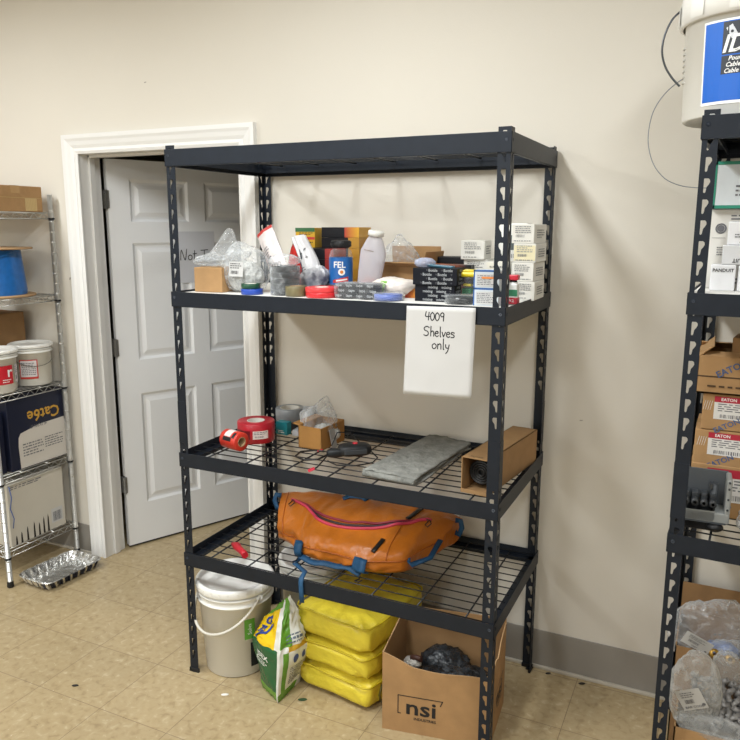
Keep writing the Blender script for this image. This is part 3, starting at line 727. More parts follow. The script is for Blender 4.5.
# open carton with film in it
def open_carton(name, label, cat, loc, rz, dims, flaps, mat=CARD, inner=CARD_IN, top_fn=None, th=.004, group=None):
    """four walls and a floor; flaps = list of (side, length, angle outward from upright)"""
    w, d, h = dims; t = thing(name, label, cat, loc, rz, group); q = B()
    q.box(-w / 2, w / 2, -d / 2, d / 2, 0, th)
    q.box(-w / 2, w / 2, -d / 2, -d / 2 + th, 0, h); q.box(-w / 2, w / 2, d / 2 - th, d / 2, 0, h); q.box(-w / 2, -w / 2 + th, -d / 2, d / 2, 0, h); q.box(w / 2 - th, w / 2, -d / 2, d / 2, 0, h)
    if top_fn:
        for v in q.bm.verts:
            if v.co.z > h * .9: v.co.z = top_fn(v.co.x, v.co.y)
    obj('carton_walls', q, mat, t)
    for (sd, ln, an) in flaps:
        q = B(); wd = w if sd in 'fb' else d; q.box(-wd / 2 + .003, wd / 2 - .003, -th / 2, th / 2, 0, ln, bev=.001)
        r = {'f': 0, 'b': pi, 'l': -pi / 2, 'r': pi / 2}[sd]; y = d / 2 if sd in 'fb' else w / 2
        T = Matrix.Translation((0, 0, h)) @ Matrix.Rotation(r, 4, 'Z') @ Matrix.Translation((0, -y + th / 2, 0)) @ Matrix.Rotation(radians(an), 4, 'X')
        q.bm.transform(T); obj('flap', q, mat, t)
    return t
oc = open_carton('open_carton', 'open brown carton with raised flaps behind the crumpled white and green bag', 'cardboard box', (.715, .44, Z2), radians(-3), (.205, .17, .098), [('f', .05, 75), ('b', .065, -5), ('r', .05, 10)])
film_bag('plastic_bag', 'clear plastic bag poking out of the open brown carton on the upper shelf', 'plastic bag', (.690, .42, Z2 + .006), (0, 0, .092), (.072, .05, .06), 14, amp=.28, pulls=(((.05, 0, .8), 14, .05),), zmin=0)
# white and green printed bag
q = B(); q.blob((0, 0, .034), (.066, .035, .032), 31, .16, 2.6, 4, zmin=0, pulls=(((.9, 0, .3), 10, .03),))
wg = tag(obj('printed_bag', q, M('pale_pink_film', 'DDD3CA', .3, nz=(20, .14), bump=(30, .6)), loc=(.755, .205, Z2), rz=radians(6)), 'crumpled white bag with a green patch above the clear disc case', 'plastic bag')
q = B(); q.grid(lambda u, v: (-.035 + .022 * u + .01 * v, -.0475 + .022 * v ** 2 - .003 * sin(pi * v), .012 + .044 * v), 5, 6); obj('green_patch', q, M('leaf_green_print', '6FA83C', .4), wg)
def disc_case(label, loc, r, h, inner, group=None):
    t = thing('disc_case', label, 'plastic case', loc)
    q = B(); q.lathe([(.0001, 0), (r, 0), (r + .002, .002), (r, h * .5), (r + .0015, h * .55), (r + .0015, h * .95), (r, h), (.0001, h)], n=40); obj('case_shell', q, HARDCLEAR, t)
    q = B(); q.lathe([(r * .35, .002), (r * .92, .002), (r * .92, h * .78), (r * .35, h * .78), (r * .35, .002)], n=36); obj('coiled_tape', q, inner, t)
disc_case('flat clear round case holding a blue coil, at the shelf edge', (.790, .108, Z2), .050, .026, M('slate_blue_coil', '4E63A8', .4))
disc_case('flat clear round case holding a black coil, right of the black lettered boxes', (1.033, .118, Z2), .050, .028, M('black_coil', '17191C', .3))
carton('orange_carton', 'small orange-red carton tucked left of the black lettered boxes', 'carton', (.827, .24, Z2), 0, (.048, .05, .052), grad('red_orange_print', 'C23A26', 'C98A2A'), bev=.001)
# black boxes with repeated lettering
def lettered(label, loc, rz, w, d, h, word, seed):
    def pr(q, T, fw, fh):
        for r_ in range(4):
            y = fh * (.375 - .25 * r_); 
            for c_ in range(4):
                x = -fw / 2 + fw * (.12 + .34 * c_) - (r_ % 2) * fw * .13
                if x + .022 < fw / 2 and x - .020 > -fw / 2: q.text(word, .0122, T @ Matrix.Translation((x, y, 0)), 0, True)
                if x + .035 < fw / 2 and x + .026 > -fw / 2: q.text('V', .008, T @ Matrix.Translation((x + .030, y, 0)), 1)
    INK = M('grey_white_ink')
    return carton('lettered_carton', label, 'carton', loc, rz, (w, d, h), M('black_navy_carton', '0E1019', .6, spec=.2), prints=[('front', 'lettering', [INK, GREY_INK], pr), ('right', 'side_lettering', [INK, GREY_INK], pr)], bev=.0012)
lettered('black carton printed with small white words, under its wider twin', (.937, .17, Z2), radians(2), .132, .075, .0520, 'mixing', 1)
lettered('wider black carton printed with small white words, on top of the other', (.939, .168, Z2 + .0525), radians(2), .146, .085, .0525, 'Bottle', 2)
# things peeping out above it
film_bag('plastic_bag', 'small pale blue plastic bag lying on top of the black lettered cartons', 'plastic bag', (.888, .175, Z2 + .1055), (0, 0, .014), (.03, .03, .014), 41, mat=M('pale_blue_film', 'C7D0EA', .2, alpha=(.35, .8, 20), bump=(30, .7)), amp=.2)
q = B(); q.box(-.045, .045, -.012, .012, 0, .009, bev=.003); tag(obj('teal_tool_sleeve', q, M('teal_plastic', '24566A', .35), loc=(.945, .165, Z2 + .1055), rot=(0, radians(4), 0)), 'dark teal plastic sleeve lying on the black lettered cartons', 'tool sleeve')
carton('black_carton', 'flat black carton at the back, right of the open carton', 'carton', (.868, .50, Z2), 0, (.12, .07, .128), BB)
carton('orange_carton', 'orange carton with a black right half behind the lettered cartons', 'carton', (.905, .40, Z2), 0, (.15, .06, .105), grad('orange_black_print', 'C4602C', '1B1B1E'), bev=.001)
# yellow lidded organiser
def organiser():
    t = thing('organiser_box', 'clear organiser box of coloured connectors with a bright yellow lid', 'organiser box', (1.045, .215, Z2))
    q = B(); q.box(-.058, .058, -.04, .04, .001, .078, bev=.004); obj('clear_body', q, HARDCLEAR, t)
    q = B(); q.box(-.062, .062, -.044, .044, .078, .094, bev=.006); q.box(-.045, .045, -.03, .03, .094, .099, bev=.003); obj('lid', q, M('bright_yellow_plastic', 'E8CE1D', .35), t)
    for (x, z, w, h, c, nm) in ((-.02, .032, .030, .018, '1F7A4C', 'green_connector'), (-.018, .052, .026, .008, 'D8C42A', 'yellow_connector'), (-.01, .062, .022, .012, '1C1D20', 'black_connector'), (.028, .04, .016, .05, 'D9D5C8', 'white_connector'), (-.012, .013, .06, .016, 'B59A78', 'brown_connector'), (.045, .03, .012, .03, 'C9CDD2', 'grey_connector')):
        q = B(); q.box(x - w / 2, x + w / 2, -.028, .02, z - h / 2, z + h / 2, bev=.002); obj(nm, q, M(nm, c, .5), t)
organiser()
# blue edged assortment boxes by the front post
for k in range(2):
    def pr(q, T, w, h, k=k):
        q.rect(T, 0, h * .46, w, h * .10, 1); q.rect(T, -w * .475, 0, w * .05, h, 1); q.rect(T, .002, -.003, w * .82, h * .72, 0, .0006); q.print_lines(T, .002, -.003, w * .74, h * .58, 6, 2, 40 + k, .001)
        if k: q.rect(T, .006, .004, w * .5, .006, 3, .0012)
    carton('blue_edged_box', ('lower' if k == 0 else 'upper') + ' of the two white boxes with blue edges beside the front post', 'box', (1.121, .108, Z2 + .0535 * k), 0, (.078, .055, .053), M('translucent_white_box', 'C9D0D6', .3), prints=[('front', 'label', [PAPER, M('blue_edge', '2E5C9A', .4), GREY_INK, M('orange_print')], pr)], bev=.001)
WB = M('white_carton', 'E4E2DB', .55, nz=(6, .02))
def wprint(seed, yellow=False):
    def f(q, T, w, h):
        if yellow: q.rect(T, .0, 0, w * .95, h * .8, 1)
        q.print_lines(T, 0, h * .22, w * .7, h * .4, 4, 0, seed, .001); q.barcode(T, -w * .12, -h * .12, w * .4, h * .14, 0, seed, .001); q.print_lines(T, 0, -h * .37, w * .8, h * .10, 1, 0, seed + 5, .001)
        q.cylr = None
    return f
def white_carton(label, x, y, z, w, d, h, seed, grp, yellow=False, rz=0):
    return carton('white_carton', label, 'carton', (x, y, z), rz, (w, d, h), WB, grp, prints=[('front', 'printing', [M('faint_grey_ink', '8B8B8C', .7), M('cream_label', 'E5DCB8', .6)], wprint(seed, yellow)), ('right', 'side_printing', [GREY_INK], lambda q, T, w_, h_: q.print_lines(T, 0, 0, w_ * .6, h_ * .5, 4, 0, seed + 9, .001))], bev=.0015)
G1 = 'white cartons left of the front post'; G2 = 'white cartons in the right end stack'
white_carton('white printed carton at the foot of the leaning pair left of the front post', .985, .46, Z2, .085, .10, .062, 11, G1)
white_carton('white printed carton in the middle of the stack left of the front post', .985, .455, Z2 + .0625, .085, .10, .060, 12, G1)
white_carton('topmost white printed carton left of the front post, a little offset', .972, .45, Z2 + .123, .082, .11, .064, 13, G1, rz=radians(4))
for k in range(4):
    white_carton('white printed carton, %s in the stack at the upper shelf right end' % ('lowest', 'second lowest', 'cream labelled one', 'topmost')[k], 1.180 + (.003, 0, .004, -.001)[k] - .005, .375, Z2 + .0605 * k, .072, .15, .0600, 20 + k, G2, k == 2, rz=radians((1, -1, 0, -2)[k]))
white_carton('white round-cornered carton seen just behind the front post', 1.095, .33, Z2, .07, .09, .122, 30, 'white carton behind the post')
def thermostat():
    t = thing('white_control_box', 'white plastic control box with a dark grey screen behind the white carton stack', 'control box', (1.095, .50, Z2 + .0))
    q = B(); q.box(-.05, .05, -.03, .03, 0, .245, bev=.004); obj('housing', q, PLASTIC_W, t)
    q = B(); q.box(-.032, .045, -.0315, -.029, .155, .205); obj('screen', q, M('grey_screen', '4F5A5C', .25), t)
    q = B(); [q.box(-.04 + i * .006, -.038 + i * .006, -.0312, -.030, .128, .142) for i in range(14)]; obj('vent', q, GREY_INK, t)
thermostat()
def red_bottle():
    t = thing('small_dropper_bottle', 'small dropper bottle with red cap and green and red labels beside the front post', 'bottle', (1.182, .165, Z2))
    q = B(); q.box(-.016, .016, -.016, .016, .001, .064, bev=.004); q.lathe([(.012, .063), (.012, .068)], n=16); obj('bottle_body', q, M('clear_label_back', 'D8D8D4', .3), t)
    q = B(); q.box(-.0165, .0165, -.0166, .0165, .002, .022, bev=.001); obj('red_label', q, M('crimson_print', 'B51E33', .4), t)
    q = B(); q.box(-.010, .0166, -.0168, -.015, .026, .046); obj('green_label', q, M('green_print', '2C7A55', .4), t)
    q = B(); q.text('V.2', .011, front(0, -.0168, .012), 0, True); obj('printing', q, WHITE_INK, t)
    q = B(); q.cyl(.011, .0640, .074, n=16); obj('neck', q, M('black_plastic'), t)
    q = B(); q.box(-.016, .016, -.014, .014, .074, .090, bev=.003); obj('cap', q, M('red_plastic', 'C42335', .35), t)
red_bottle()
# ================================================================== MIDDLE WIRE SHELF
LABP = M('pink_white_label', 'E3D6D2', .5)
def lab(w, h, seed):
    def f(q, r):
        for v in q.bm.verts: pass
    return f
t = tape_roll('large crimson tape roll lying flat on the middle wire shelf', (.140, .290, Z3), .073, .078, .032, M('crimson_tape', 'B3202F', .3, nz=(30, .1)), WC)
q = B(); label_mesh(q, FLAT, 0, .036, .062, .032, 5, 4, True, (0, 1)); wrap(q, .0735, radians(-42)); obj('label', q, [LABP, GREY_INK], t)
q = B(); q.lathe([(.0735, .018), (.0735, .052)], a0=radians(-130), a1=radians(-75), n=12); obj('dark_band', q, M('dark_maroon_print', '6B1A20', .35), t)
t = thing('tape_roll', 'small bright red tape roll lying on its side in front of the large crimson roll', 'tape roll', (.142, .140, Z3 + .037), rot=(0, radians(90), radians(-14)))
q = B(); q.lathe([(.019, -.044), (.034, -.044), (.036, -.042), (.036, .042), (.034, .044), (.019, .044)], n=36); obj('tape', q, M('bright_red_tape', 'D03A2C', .35), t)
q = B(); q.lathe([(.016, -.0445), (.019, -.0445), (.019, .0445), (.016, .0445), (.016, -.0445)], n=28); obj('core', q, M('cardboard_core'), t)
q = B(); T = frame((0, 0, 0), (0, 0, -1), (0, 1, 0))
for z0, z1, a0, a1, mi in ((.008, .036, -60, 40, 0),): pass
q.lathe([(.0364, -.022), (.0364, .012)], a0=radians(165), a1=radians(235), n=10, m=0); q.lathe([(.0364, -.024), (.0364, .020)], a0=radians(238), a1=radians(262), n=6, m=1); q.lathe([(.0364, .02), (.0364, .034)], a0=radians(200), a1=radians(240), n=6, m=1)
obj('label', q, [LABP, BLACK_INK], t)
DUCT = M('silver_duct_tape', '8C8F92', .35, nz=(30, .08))
tape_roll('wide grey duct tape roll lying flat at the back of the middle shelf', (.168, .50, Z3 + .036), .060, .05, .038, DUCT, WC)
tape_roll('dark grey roll lying flat under the wide duct tape roll', (.168, .50, Z3), .058, .035, .038, M('dark_grey_tape', '34373A', .4), WC)
t = thing('tape_roll', 'silver duct tape roll standing on edge beside the flat grey duct tape roll', 'tape roll', (.268, .49, Z3 + .052), rot=(0, radians(90), radians(20)))
q = B(); q.lathe([(.038, -.024), (.052, -.024), (.052, .024), (.038, .024)], n=40); obj('tape', q, M('marbled_duct_tape', '9C9FA2', .3, nz=(45, .3)), t)
q = B(); q.lathe([(.035, -.0242), (.038, -.0242), (.038, .0242), (.035, .0242), (.035, -.0242)], n=32); obj('core', q, M('dark_core', '3B3835', .7), t)
carton('teal_box', 'small teal box in front of the flat duct tape roll', 'box', (.195, .405, Z3), radians(-4), (.055, .03, .052), M('teal_carton', '1F7C86', .4), prints=[('front', 'printing', [WHITE_INK], lambda q, T, w, h: q.print_lines(T, 0, -h * .25, w * .6, h * .25, 2, 0, 3))], bev=.001)
carton('pale_box', 'small pale grey box with a navy top beside the teal box', 'box', (.262, .425, Z3), radians(8), (.05, .05, .022), M('pale_grey_box', 'B9BDC2', .5), bev=.001)
t = open_carton('open_carton', 'small open brown carton overflowing with clear plastic on the middle shelf', 'cardboard box', (.402, .352, Z3), radians(-4), (.105, .165, .085), [('l', .03, 80)], mat=M('ochre_cardboard', 'A6783F', .85, nz=(14, .1)))
def parts2(tt):
    q = B(); q.blob((.01, .02, .035), (.05, .03, .03), 17, .3, 4, 4); obj('contents', q, M('white_small_parts'), tt)
film_bag('plastic_bag', 'crumpled clear plastic bag bulging out of the small open carton', 'plastic bag', (.402, .350, Z3 + .006), (0, 0, .080), (.048, .062, .060), 18, contents=parts2, amp=.3, fr=3.4, pulls=(((.15, .1, .9), 12, .035), ((-.8, -.2, .25), 9, .04)), zmin=0)
q = B(); q.box(-.02, .02, -.0008, .0008, 0, .075, bev=.0005); tag(obj('grey_plastic_strip', q, M('grey_film', '9A9895', .4), loc=(.476, .320, Z3), rot=(radians(-10), 0, radians(90))), 'pale grey plastic strip leaning against the small open carton', 'plastic strip')
# tester with cord
def tester():
    t = thing('handheld_tester', 'black handheld tester with a red button, lying on the middle shelf with its cord', 'tester', (.588, .265, Z3 + .016), rz=radians(38))
    q = B(); q.blob((0, 0, .010), (.062, .038, .022), 2, 0, 1, 3, pw=.6, ridged=False); q.blob((-.07, -.008, .004), (.036, .020, .016), 2, 0, 1, 3, pw=.7, ridged=False); obj('tester_body', q, M('matt_black_rubber', '1B1D20', .55), t)
    q = B(); q.box(-.045, .04, -.0395, -.034, .0, .018, bev=.003); obj('grip', q, M('dark_grey_rubber', '3A3D41', .6), t)
    q = B(); q.cyl(.009, .030, .036, o=(.002, 0, 0), n=16); obj('button', q, M('red_plastic'), t)
    q = B(); q.tube([(-.10, -.01, 0), (-.14, -.03, -.01), (-.19, -.02, -.012), (-.215, .03, -.012), (-.19, .075, -.01), (-.14, .07, -.006), (-.11, .03, 0)], .0036, n=6)
    q.tube([(-.10, -.012, 0), (-.13, -.06, -.01), (-.155, -.11, -.012), (-.175, -.135, -.012)], .0028, n=6); q.tube([(.06, 0, .0), (.075, -.05, -.012), (.045, -.10, -.013), (-.02, -.12, -.013), (-.085, -.10, -.013), (-.11, -.06, -.008)], .0026, n=6)
    q.tube([(.03, .035, .02), (.0, .085, .05), (-.05, .08, .055), (-.08, .03, .02)], .0024, n=6); obj('cord', q, M('black_cord', '141414', .4), t)
    q = B(); q.cyl(.0055, -.012, .012, n=10, T=Matrix.Translation((-.180, -.142, -.009)) @ Matrix.Rotation(radians(70), 4, 'Y')); q.cyl(.004, -.010, .010, n=10, T=Matrix.Translation((-.120, .052, -.003)) @ Matrix.Rotation(radians(80), 4, 'Y')); obj('plug', q, M('crimson_print'), t)
tester()
# folded grey felt
def felt():
    t = thing('folded_felt_mat', 'folded grey felt mat lying flat in the middle of the middle shelf', 'mat', (0, 0, 0))
    A, Bc, Cc, D = Vector((.715, .075)), Vector((.912, .058)), Vector((.945, .53)), Vector((.765, .565))
    def P(u, v): p = A.lerp(Bc, u).lerp(D.lerp(Cc, u), v); return p
    for k, (z, ins, sd, th) in enumerate(((Z3 + .0008, .0, 1, .006), (Z3 + .010, .012, 2, .005), (Z3 + .019, .0, 3, .006))):
        q = B()
        def fn(u, v, s=1): 
            u2 = ins + u * (1 - 2 * ins); v2 = v * (1 - ins); p = P(u2, v2); nn = noise.noise(Vector((u * 3.5, v * 6.5, sd)))
            return (p.x + .010 * nn, p.y + .008 * noise.noise(Vector((u * 9, v, sd * 3))), z + .008 * max(0, nn) * (1 if k else 0) + (.004 * sin(pi * u) * (k == 2)))
        q.grid(fn, 20, 26)
        o = obj('felt_layer', q, M('grey_felt', '85857F', .95, nz=(28, .25), bump=(60, .9)), t); so = o.modifiers.new('th', 'SOLIDIFY'); so.thickness = th; so.offset = 1
    q = B(); q.tube([(A.x + .002, A.y, Z3 + .013), (Bc.x, Bc.y - .002, Z3 + .013)], .011, n=10); q.bm.transform(Matrix.Translation((0, 0, 0))); obj('folded_edge', q, M('grey_felt'), t)
felt()
# long open-ended carton with black coil
def long_carton():
    t = thing('long_carton', 'long brown carton open at the front end, black coil inside, by the right post', 'cardboard box', (1.105, .075, Z3), rz=radians(-7))
    w, d, h, th = .092, .43, .118, .003; q = B()
    q.box(-w / 2, w / 2, 0, d, 0, th); q.box(-w / 2, w / 2, 0, d, h - th, h); q.box(-w / 2, -w / 2 + th, 0, d, 0, h); q.box(w / 2 - th, w / 2, 0, d, 0, h); q.box(-w / 2, w / 2, d - th, d, 0, h)
    q.box(-w / 2 - .001, w / 2, -.001, .0, 0, .012); obj('carton_walls', q, CARD, t)
    q = B(); T = front(0, .05, .057) 
    for r in (.012, .020, .028, .036): q.lathe([(r - .0045, 0), (r, .005), (r + .0045, 0), (r, -.005), (r - .0045, 0)], n=28, T=T)
    q.cyl(.041, -.16, -.01, n=28, T=T); obj('black_coil', q, M('black_coil'), t)
    q = B(); T = top(0, .012, h + .0004); q.text('PASTAPE', .011, T @ Matrix.Translation((0, .002, 0)), 0, True); obj('lettering', q, M('dark_brown_ink', '4E3A26', .8), t)
long_carton()
# ================================================================== LOWER WIRE SHELF
def duffel():
    t = thing('duffel_bag', 'orange coated duffel bag with a pink zipper and blue straps on the lower wire shelf', 'duffel bag', (0, 0, 0))
    OR = M('orange_coated_fabric', 'B8681A', .34, nz=(6, .14), bump=(15, .9)); ORD = M('darker_orange_seam', 'A4550F', .4); PK = M('pink_zip_tape', 'C43A54', .5); BL = M('blue_webbing', '17496E', .6, nz=(60, .15)); DK = M('black_cord')
    # rings along the length; each ring: list of (y, z), index 0 = bottom back, going under to the front, up over the top
    S = [  # u, x, front_bottom y, front seam (y, z), top front (y, z), ridge (y, z), back y
        (0.00, .172, .262, (.246, .528), (.285, .572), (.405, .612), .425),
        (0.05, .232, .240, (.222, .534), (.268, .588), (.408, .618), .460),
        (0.16, .325, .205, (.184, .536), (.232, .592), (.412, .628), .500),
        (0.35, .455, .170, (.148, .534), (.196, .590), (.420, .630), .520),
        (0.55, .600, .160, (.138, .532), (.188, .590), (.430, .634), .530),
        (0.72, .725, .165, (.144, .534), (.205, .588), (.445, .632), .540),
        (0.85, .812, .215, (.195, .538), (.262, .586), (.462, .624), .550),
        (0.94, .868, .320, (.300, .540), (.362, .580), (.478, .612), .555),
        (1.00, .912, .420, (.410, .552), (.450, .578), (.490, .600), .530)]
    def ring(i, s):
        """s in 0..1 round the section"""
        u, x, fb, fs, tf, rg, bk = S[i]; z0 = Z4 + .002
        zb = z0 if i < len(S) - 1 else fs[1] - .03
        K = [((fb + bk) / 2, zb), (fb + .02, zb), (fs[0] + .006, (zb + fs[1]) / 2), (fs[0], fs[1]), ((fs[0] + tf[0]) / 2 - .012, (fs[1] + tf[1]) / 2 + .004), (tf[0], tf[1]), ((tf[0] + rg[0]) / 2, (tf[1] + rg[1]) / 2 + .010), (rg[0], rg[1]), ((rg[0] + bk) / 2 + .012, rg[1] - .004), (bk, (rg[1] + zb) / 2 + .02), (bk - .005, zb + .03), (bk - .03, zb)]
        n = len(K); f = s * n; a = int(f) % n; tt = f - int(f); p0, p1, p2, p3 = K[a - 1], K[a], K[(a + 1) % n], K[(a + 2) % n]
        def cr(a0, a1, a2, a3): return .5 * (2 * a1 + (a2 - a0) * tt + (2 * a0 - 5 * a1 + 4 * a2 - a3) * tt ** 2 + (3 * a1 - a0 - 3 * a2 + a3) * tt ** 3)
        Y_ = cr(p0[0], p1[0], p2[0], p3[0]); x += max(0, 1 - u * 3) * .55 * (.41 - Y_) - max(0, (u - .85) / .15) * .25 * (.49 - Y_)
        return Vector((x, cr(p0[0], p1[0], p2[0], p3[0]), cr(p0[1], p1[1], p2[1], p3[1])))
    def surf(u, s, lift=0):
        us = [r[0] for r in S]; k = max(0, min(len(us) - 2, sum(1 for a in us if a <= u) - 1)); tt = (u - us[k]) / (us[k + 1] - us[k])
        i0, i1, i2, i3 = max(0, k - 1), k, k + 1, min(len(us) - 1, k + 2)
        def G(uu, ss):
            P = [ring(i, ss % 1) for i in (i0, i1, i2, i3)]
            return .5 * (2 * P[1] + (P[2] - P[0]) * tt + (2 * P[0] - 5 * P[1] + 4 * P[2] - P[3]) * tt ** 2 + (3 * P[1] - P[0] - 3 * P[2] + P[3]) * tt ** 3)
        p = G(u, s)
        c = Vector((p.x, (ring(k, .1).y + ring(k, .8).y) / 2, .56)); n = (p - c).normalized()
        w = abs(noise.noise(Vector((u * 7, s * 6, 2)))) ; w2 = abs(noise.noise(Vector((u * 14, s * 9, 7))))
        p = p + n * ((.4 - w) * .020 * (1 if p.z > Z4 + .02 else 0) + (.3 - w2) * .011 * (1 if p.z > Z4 + .02 else 0) + lift)
        if p.z < Z4 + .001: p.z = Z4 + .001
        return p
    q = B(); q.grid(lambda s, u: surf(u, s), 60, 90, closed_u=True)
    for e in (0, 1):
        vs = [q.bm.verts.new(surf(e, j / 30)) for j in range(30)]; q.bm.faces.new(vs)
    obj('bag_body', q, OR, t)
    q = B()
    q.tube([surf(i / 60, .265 + .02 * sin(i / 60 * pi), .0015) for i in range(1, 60)], .0032, n=6); q.tube([surf(u_, s_ / 40, .001) for u_ in (.03,) for s_ in range(9, 26)], .003, n=6)
    q.tube([surf(.77 - (s_ - 11) * .001, s_ / 40, .001) for s_ in range(11, 24)], .0025, n=6)
    obj('seam_piping', q, ORD, t)
    zp = lambda i: .525 - .058 * sin(pi * min(1, i / 50 * 1.02)) 
    for dz, nm, mt, r in ((.012, 'zip_tape', M('dark_pink_zip_tape', '8C2438', .5), .0050), (-.010, 'zip_tape', PK, .0060), (0, 'zip_teeth', M('dark_zip', '2A1D24', .5), .0055)):
        q = B(); q.tube([surf(.05 + .84 * i / 50, zp(i) + dz * sin(pi * (i + 1) / 52), .0035 if nm == 'zip_tape' else .001) for i in range(51)], r, n=7); obj(nm, q, mt, t)
    for u0 in (.055, .875):
        q = B(); p = surf(u0, .51, .012); q.tube([p + Vector((a, b_, c)) for a, b_, c in ((0, 0, 0), (.018, -.012, .004), (.030, -.030, 0), (.020, -.045, -.01), (.008, -.036, -.006), (.014, -.018, .002))], .0022, n=6, closed=True); obj('zip_pull', q, DK, t)
    for (u0, s0, s1) in ((.70, .36, .44), (.765, .52, .60)):
        q = B(); q.band([surf(u0 + .02 * (i / 6), s0 + (s1 - s0) * i / 6, .005) for i in range(7)], (0, -.6, .8), .016, .004); obj('dark_patch', q, DK, t)
    # front straps: wrapped round the lower edge in thick loops
    for u0, dx in ((.245, 0), (.655, 0)):
        for k in range(3):
            q = B(); off = (k - 1) * .016
            pts = [surf(u0 + off * 1.0, .31 - .17 * i / 10, .007 + .004 * k + .012 * sin(pi * i / 10)) for i in range(11)]
            q.band(pts, [Vector((0, -1, .15 - .08 * i)).normalized() for i in range(11)], .030, .005); obj('strap_loop', q, BL, t)
    q = B(); a = surf(.26, .15, .01); b_ = surf(.66, .15, .01)
    q.band([a.lerp(b_, i / 20) + Vector((0, -.022 - .012 * sin(i / 20 * pi * 2), -.000 + .003 * sin(i * .9))) for i in range(21)], (0, -.5, .86), .022, .004); obj('strap', q, BL, t)
    # loose end hanging through the deck and over the beam
    q = B(); e = Vector((a.x + .005, a.y - .02, Z4 + .012)); q.band([e, e + Vector((.012, -.06, .004)), Vector((.500, .045, Z4 + .015)), Vector((.512, .0, Z4 + .013)), Vector((.514, -.0085, Z4 - .002)), Vector((.516, -.0085, .445)), Vector((.518, -.010, .415))], [(0, 0, 1), (0, 0, 1), (0, 0, 1), (0, -.5, 1), (0, -1, .2), (0, -1, 0), (0, -1, 0)], .018, .003); obj('strap', q, BL, t)
    # side webbing at both ends and carry handle at the ridge
    for (p, dd) in ((surf(0, .55), -1), (surf(1, .55), 1)):
        q = B(); q.band([p + Vector((0, .0, .004)), p + Vector((dd * .022, -.004, .006)), p + Vector((dd * .028, -.006, -.02)), p + Vector((dd * .018, -.006, -.05)), p + Vector((0, 0, -.045))], (0, -1, .3), .020, .004); obj('end_tab', q, BL, t)
    q = B(); q.band([surf(.88, .28, .006), surf(.90, .25, .012) + Vector((.01, -.02, -.01)), surf(.96, .22, .01) + Vector((.02, -.03, -.01)), surf(.99, .3, .012)], (0, -.7, .7), .02, .004); obj('strap', q, BL, t)
    q = B(); q.band([surf(.34, .60, .004), surf(.37, .60, .020), surf(.41, .60, .024), surf(.45, .60, .018), surf(.48, .60, .004)], (0, -.3, 1), .024, .004); obj('carry_handle', q, BL, t)
    for u0 in (.66, .24):
        q = B(); p = surf(u0, .15, .02) + Vector((.012, -.035, 0)); q.tube([p + Vector((0, 0, .006)), p + Vector((.004, -.02, .004)), p + Vector((-.004, -.035, .003)), p + Vector((.012, -.04, .003)), p + Vector((.016, -.02, .003))], .0025, n=6); obj('drawcord', q, DK, t)
duffel()
q = B(); q.tube([(0, 0, 0), (.03, -.012, 0), (.055, -.030, 0), (.085, -.048, 0), (.105, -.065, 0)], [.006, .0165, .013, .012, .0125], n=14)
o = tag(obj('red_handle_tool', q, M('red_rubber_grip', 'C0202F', .4), loc=(.128, .125, Z4 + .0165)), 'red rubber handled tool lying at the left end of the lower wire shelf', 'tool')
# ================================================================== ON THE FLOOR UNDER THE BLACK RACK
bk = pail('white plastic bucket with a lid and grey handle on the floor under the black rack', (.126, .138, 0), .122, .143, .372, lid=True, handle=None)
q = B(); R0 = .151; pts = []
for i in range(25):
    a = radians(185 + 158 * i / 24); zz = .325 - .125 * sin(pi * i / 24); rr = .147 + .020 * sin(pi * i / 24); pts.append((rr * cos(a), rr * sin(a), zz))
q.tube(pts, .0055, n=8); obj('handle', q, M('off_white_handle', 'CFCBC0', .4), bk)
q = B()
for a in (185, 343): q.cyl(.014, -.004, .008, n=14, T=Matrix.Rotation(radians(a), 4, 'Z') @ Matrix.Translation((.142, 0, .325)) @ Matrix.Rotation(pi / 2, 4, 'Y'))
obj('handle_boss', q, PLASTIC_W, bk)
q = B(); q.rect(FLAT, 0, .205, .042, .082, 0); q.text('Sulva', .022, FLAT @ Matrix.Translation((0, .205, .0004)) @ Matrix.Rotation(pi / 2, 4, 'Z'), 1); wrap(q, .1375, radians(-33)); obj('green_label', q, [M('mid_green_print', '5C9A35', .45), WHITE_INK], bk)
q = B(); q.rect(FLAT, 0, .095, .045, .10, 0); q.text('E', .03, FLAT @ Matrix.Translation((-.004, .115, .0004)), 1, True); wrap(q, .1335, radians(-22)); obj('black_label', q, [BLACK_INK, M('mustard_print', 'B58A24', .5)], bk)
b2 = pail('white plastic bucket standing behind the green and yellow pouch, half hidden', (.296, .456, 0), .118, .136, .355, lid=True)
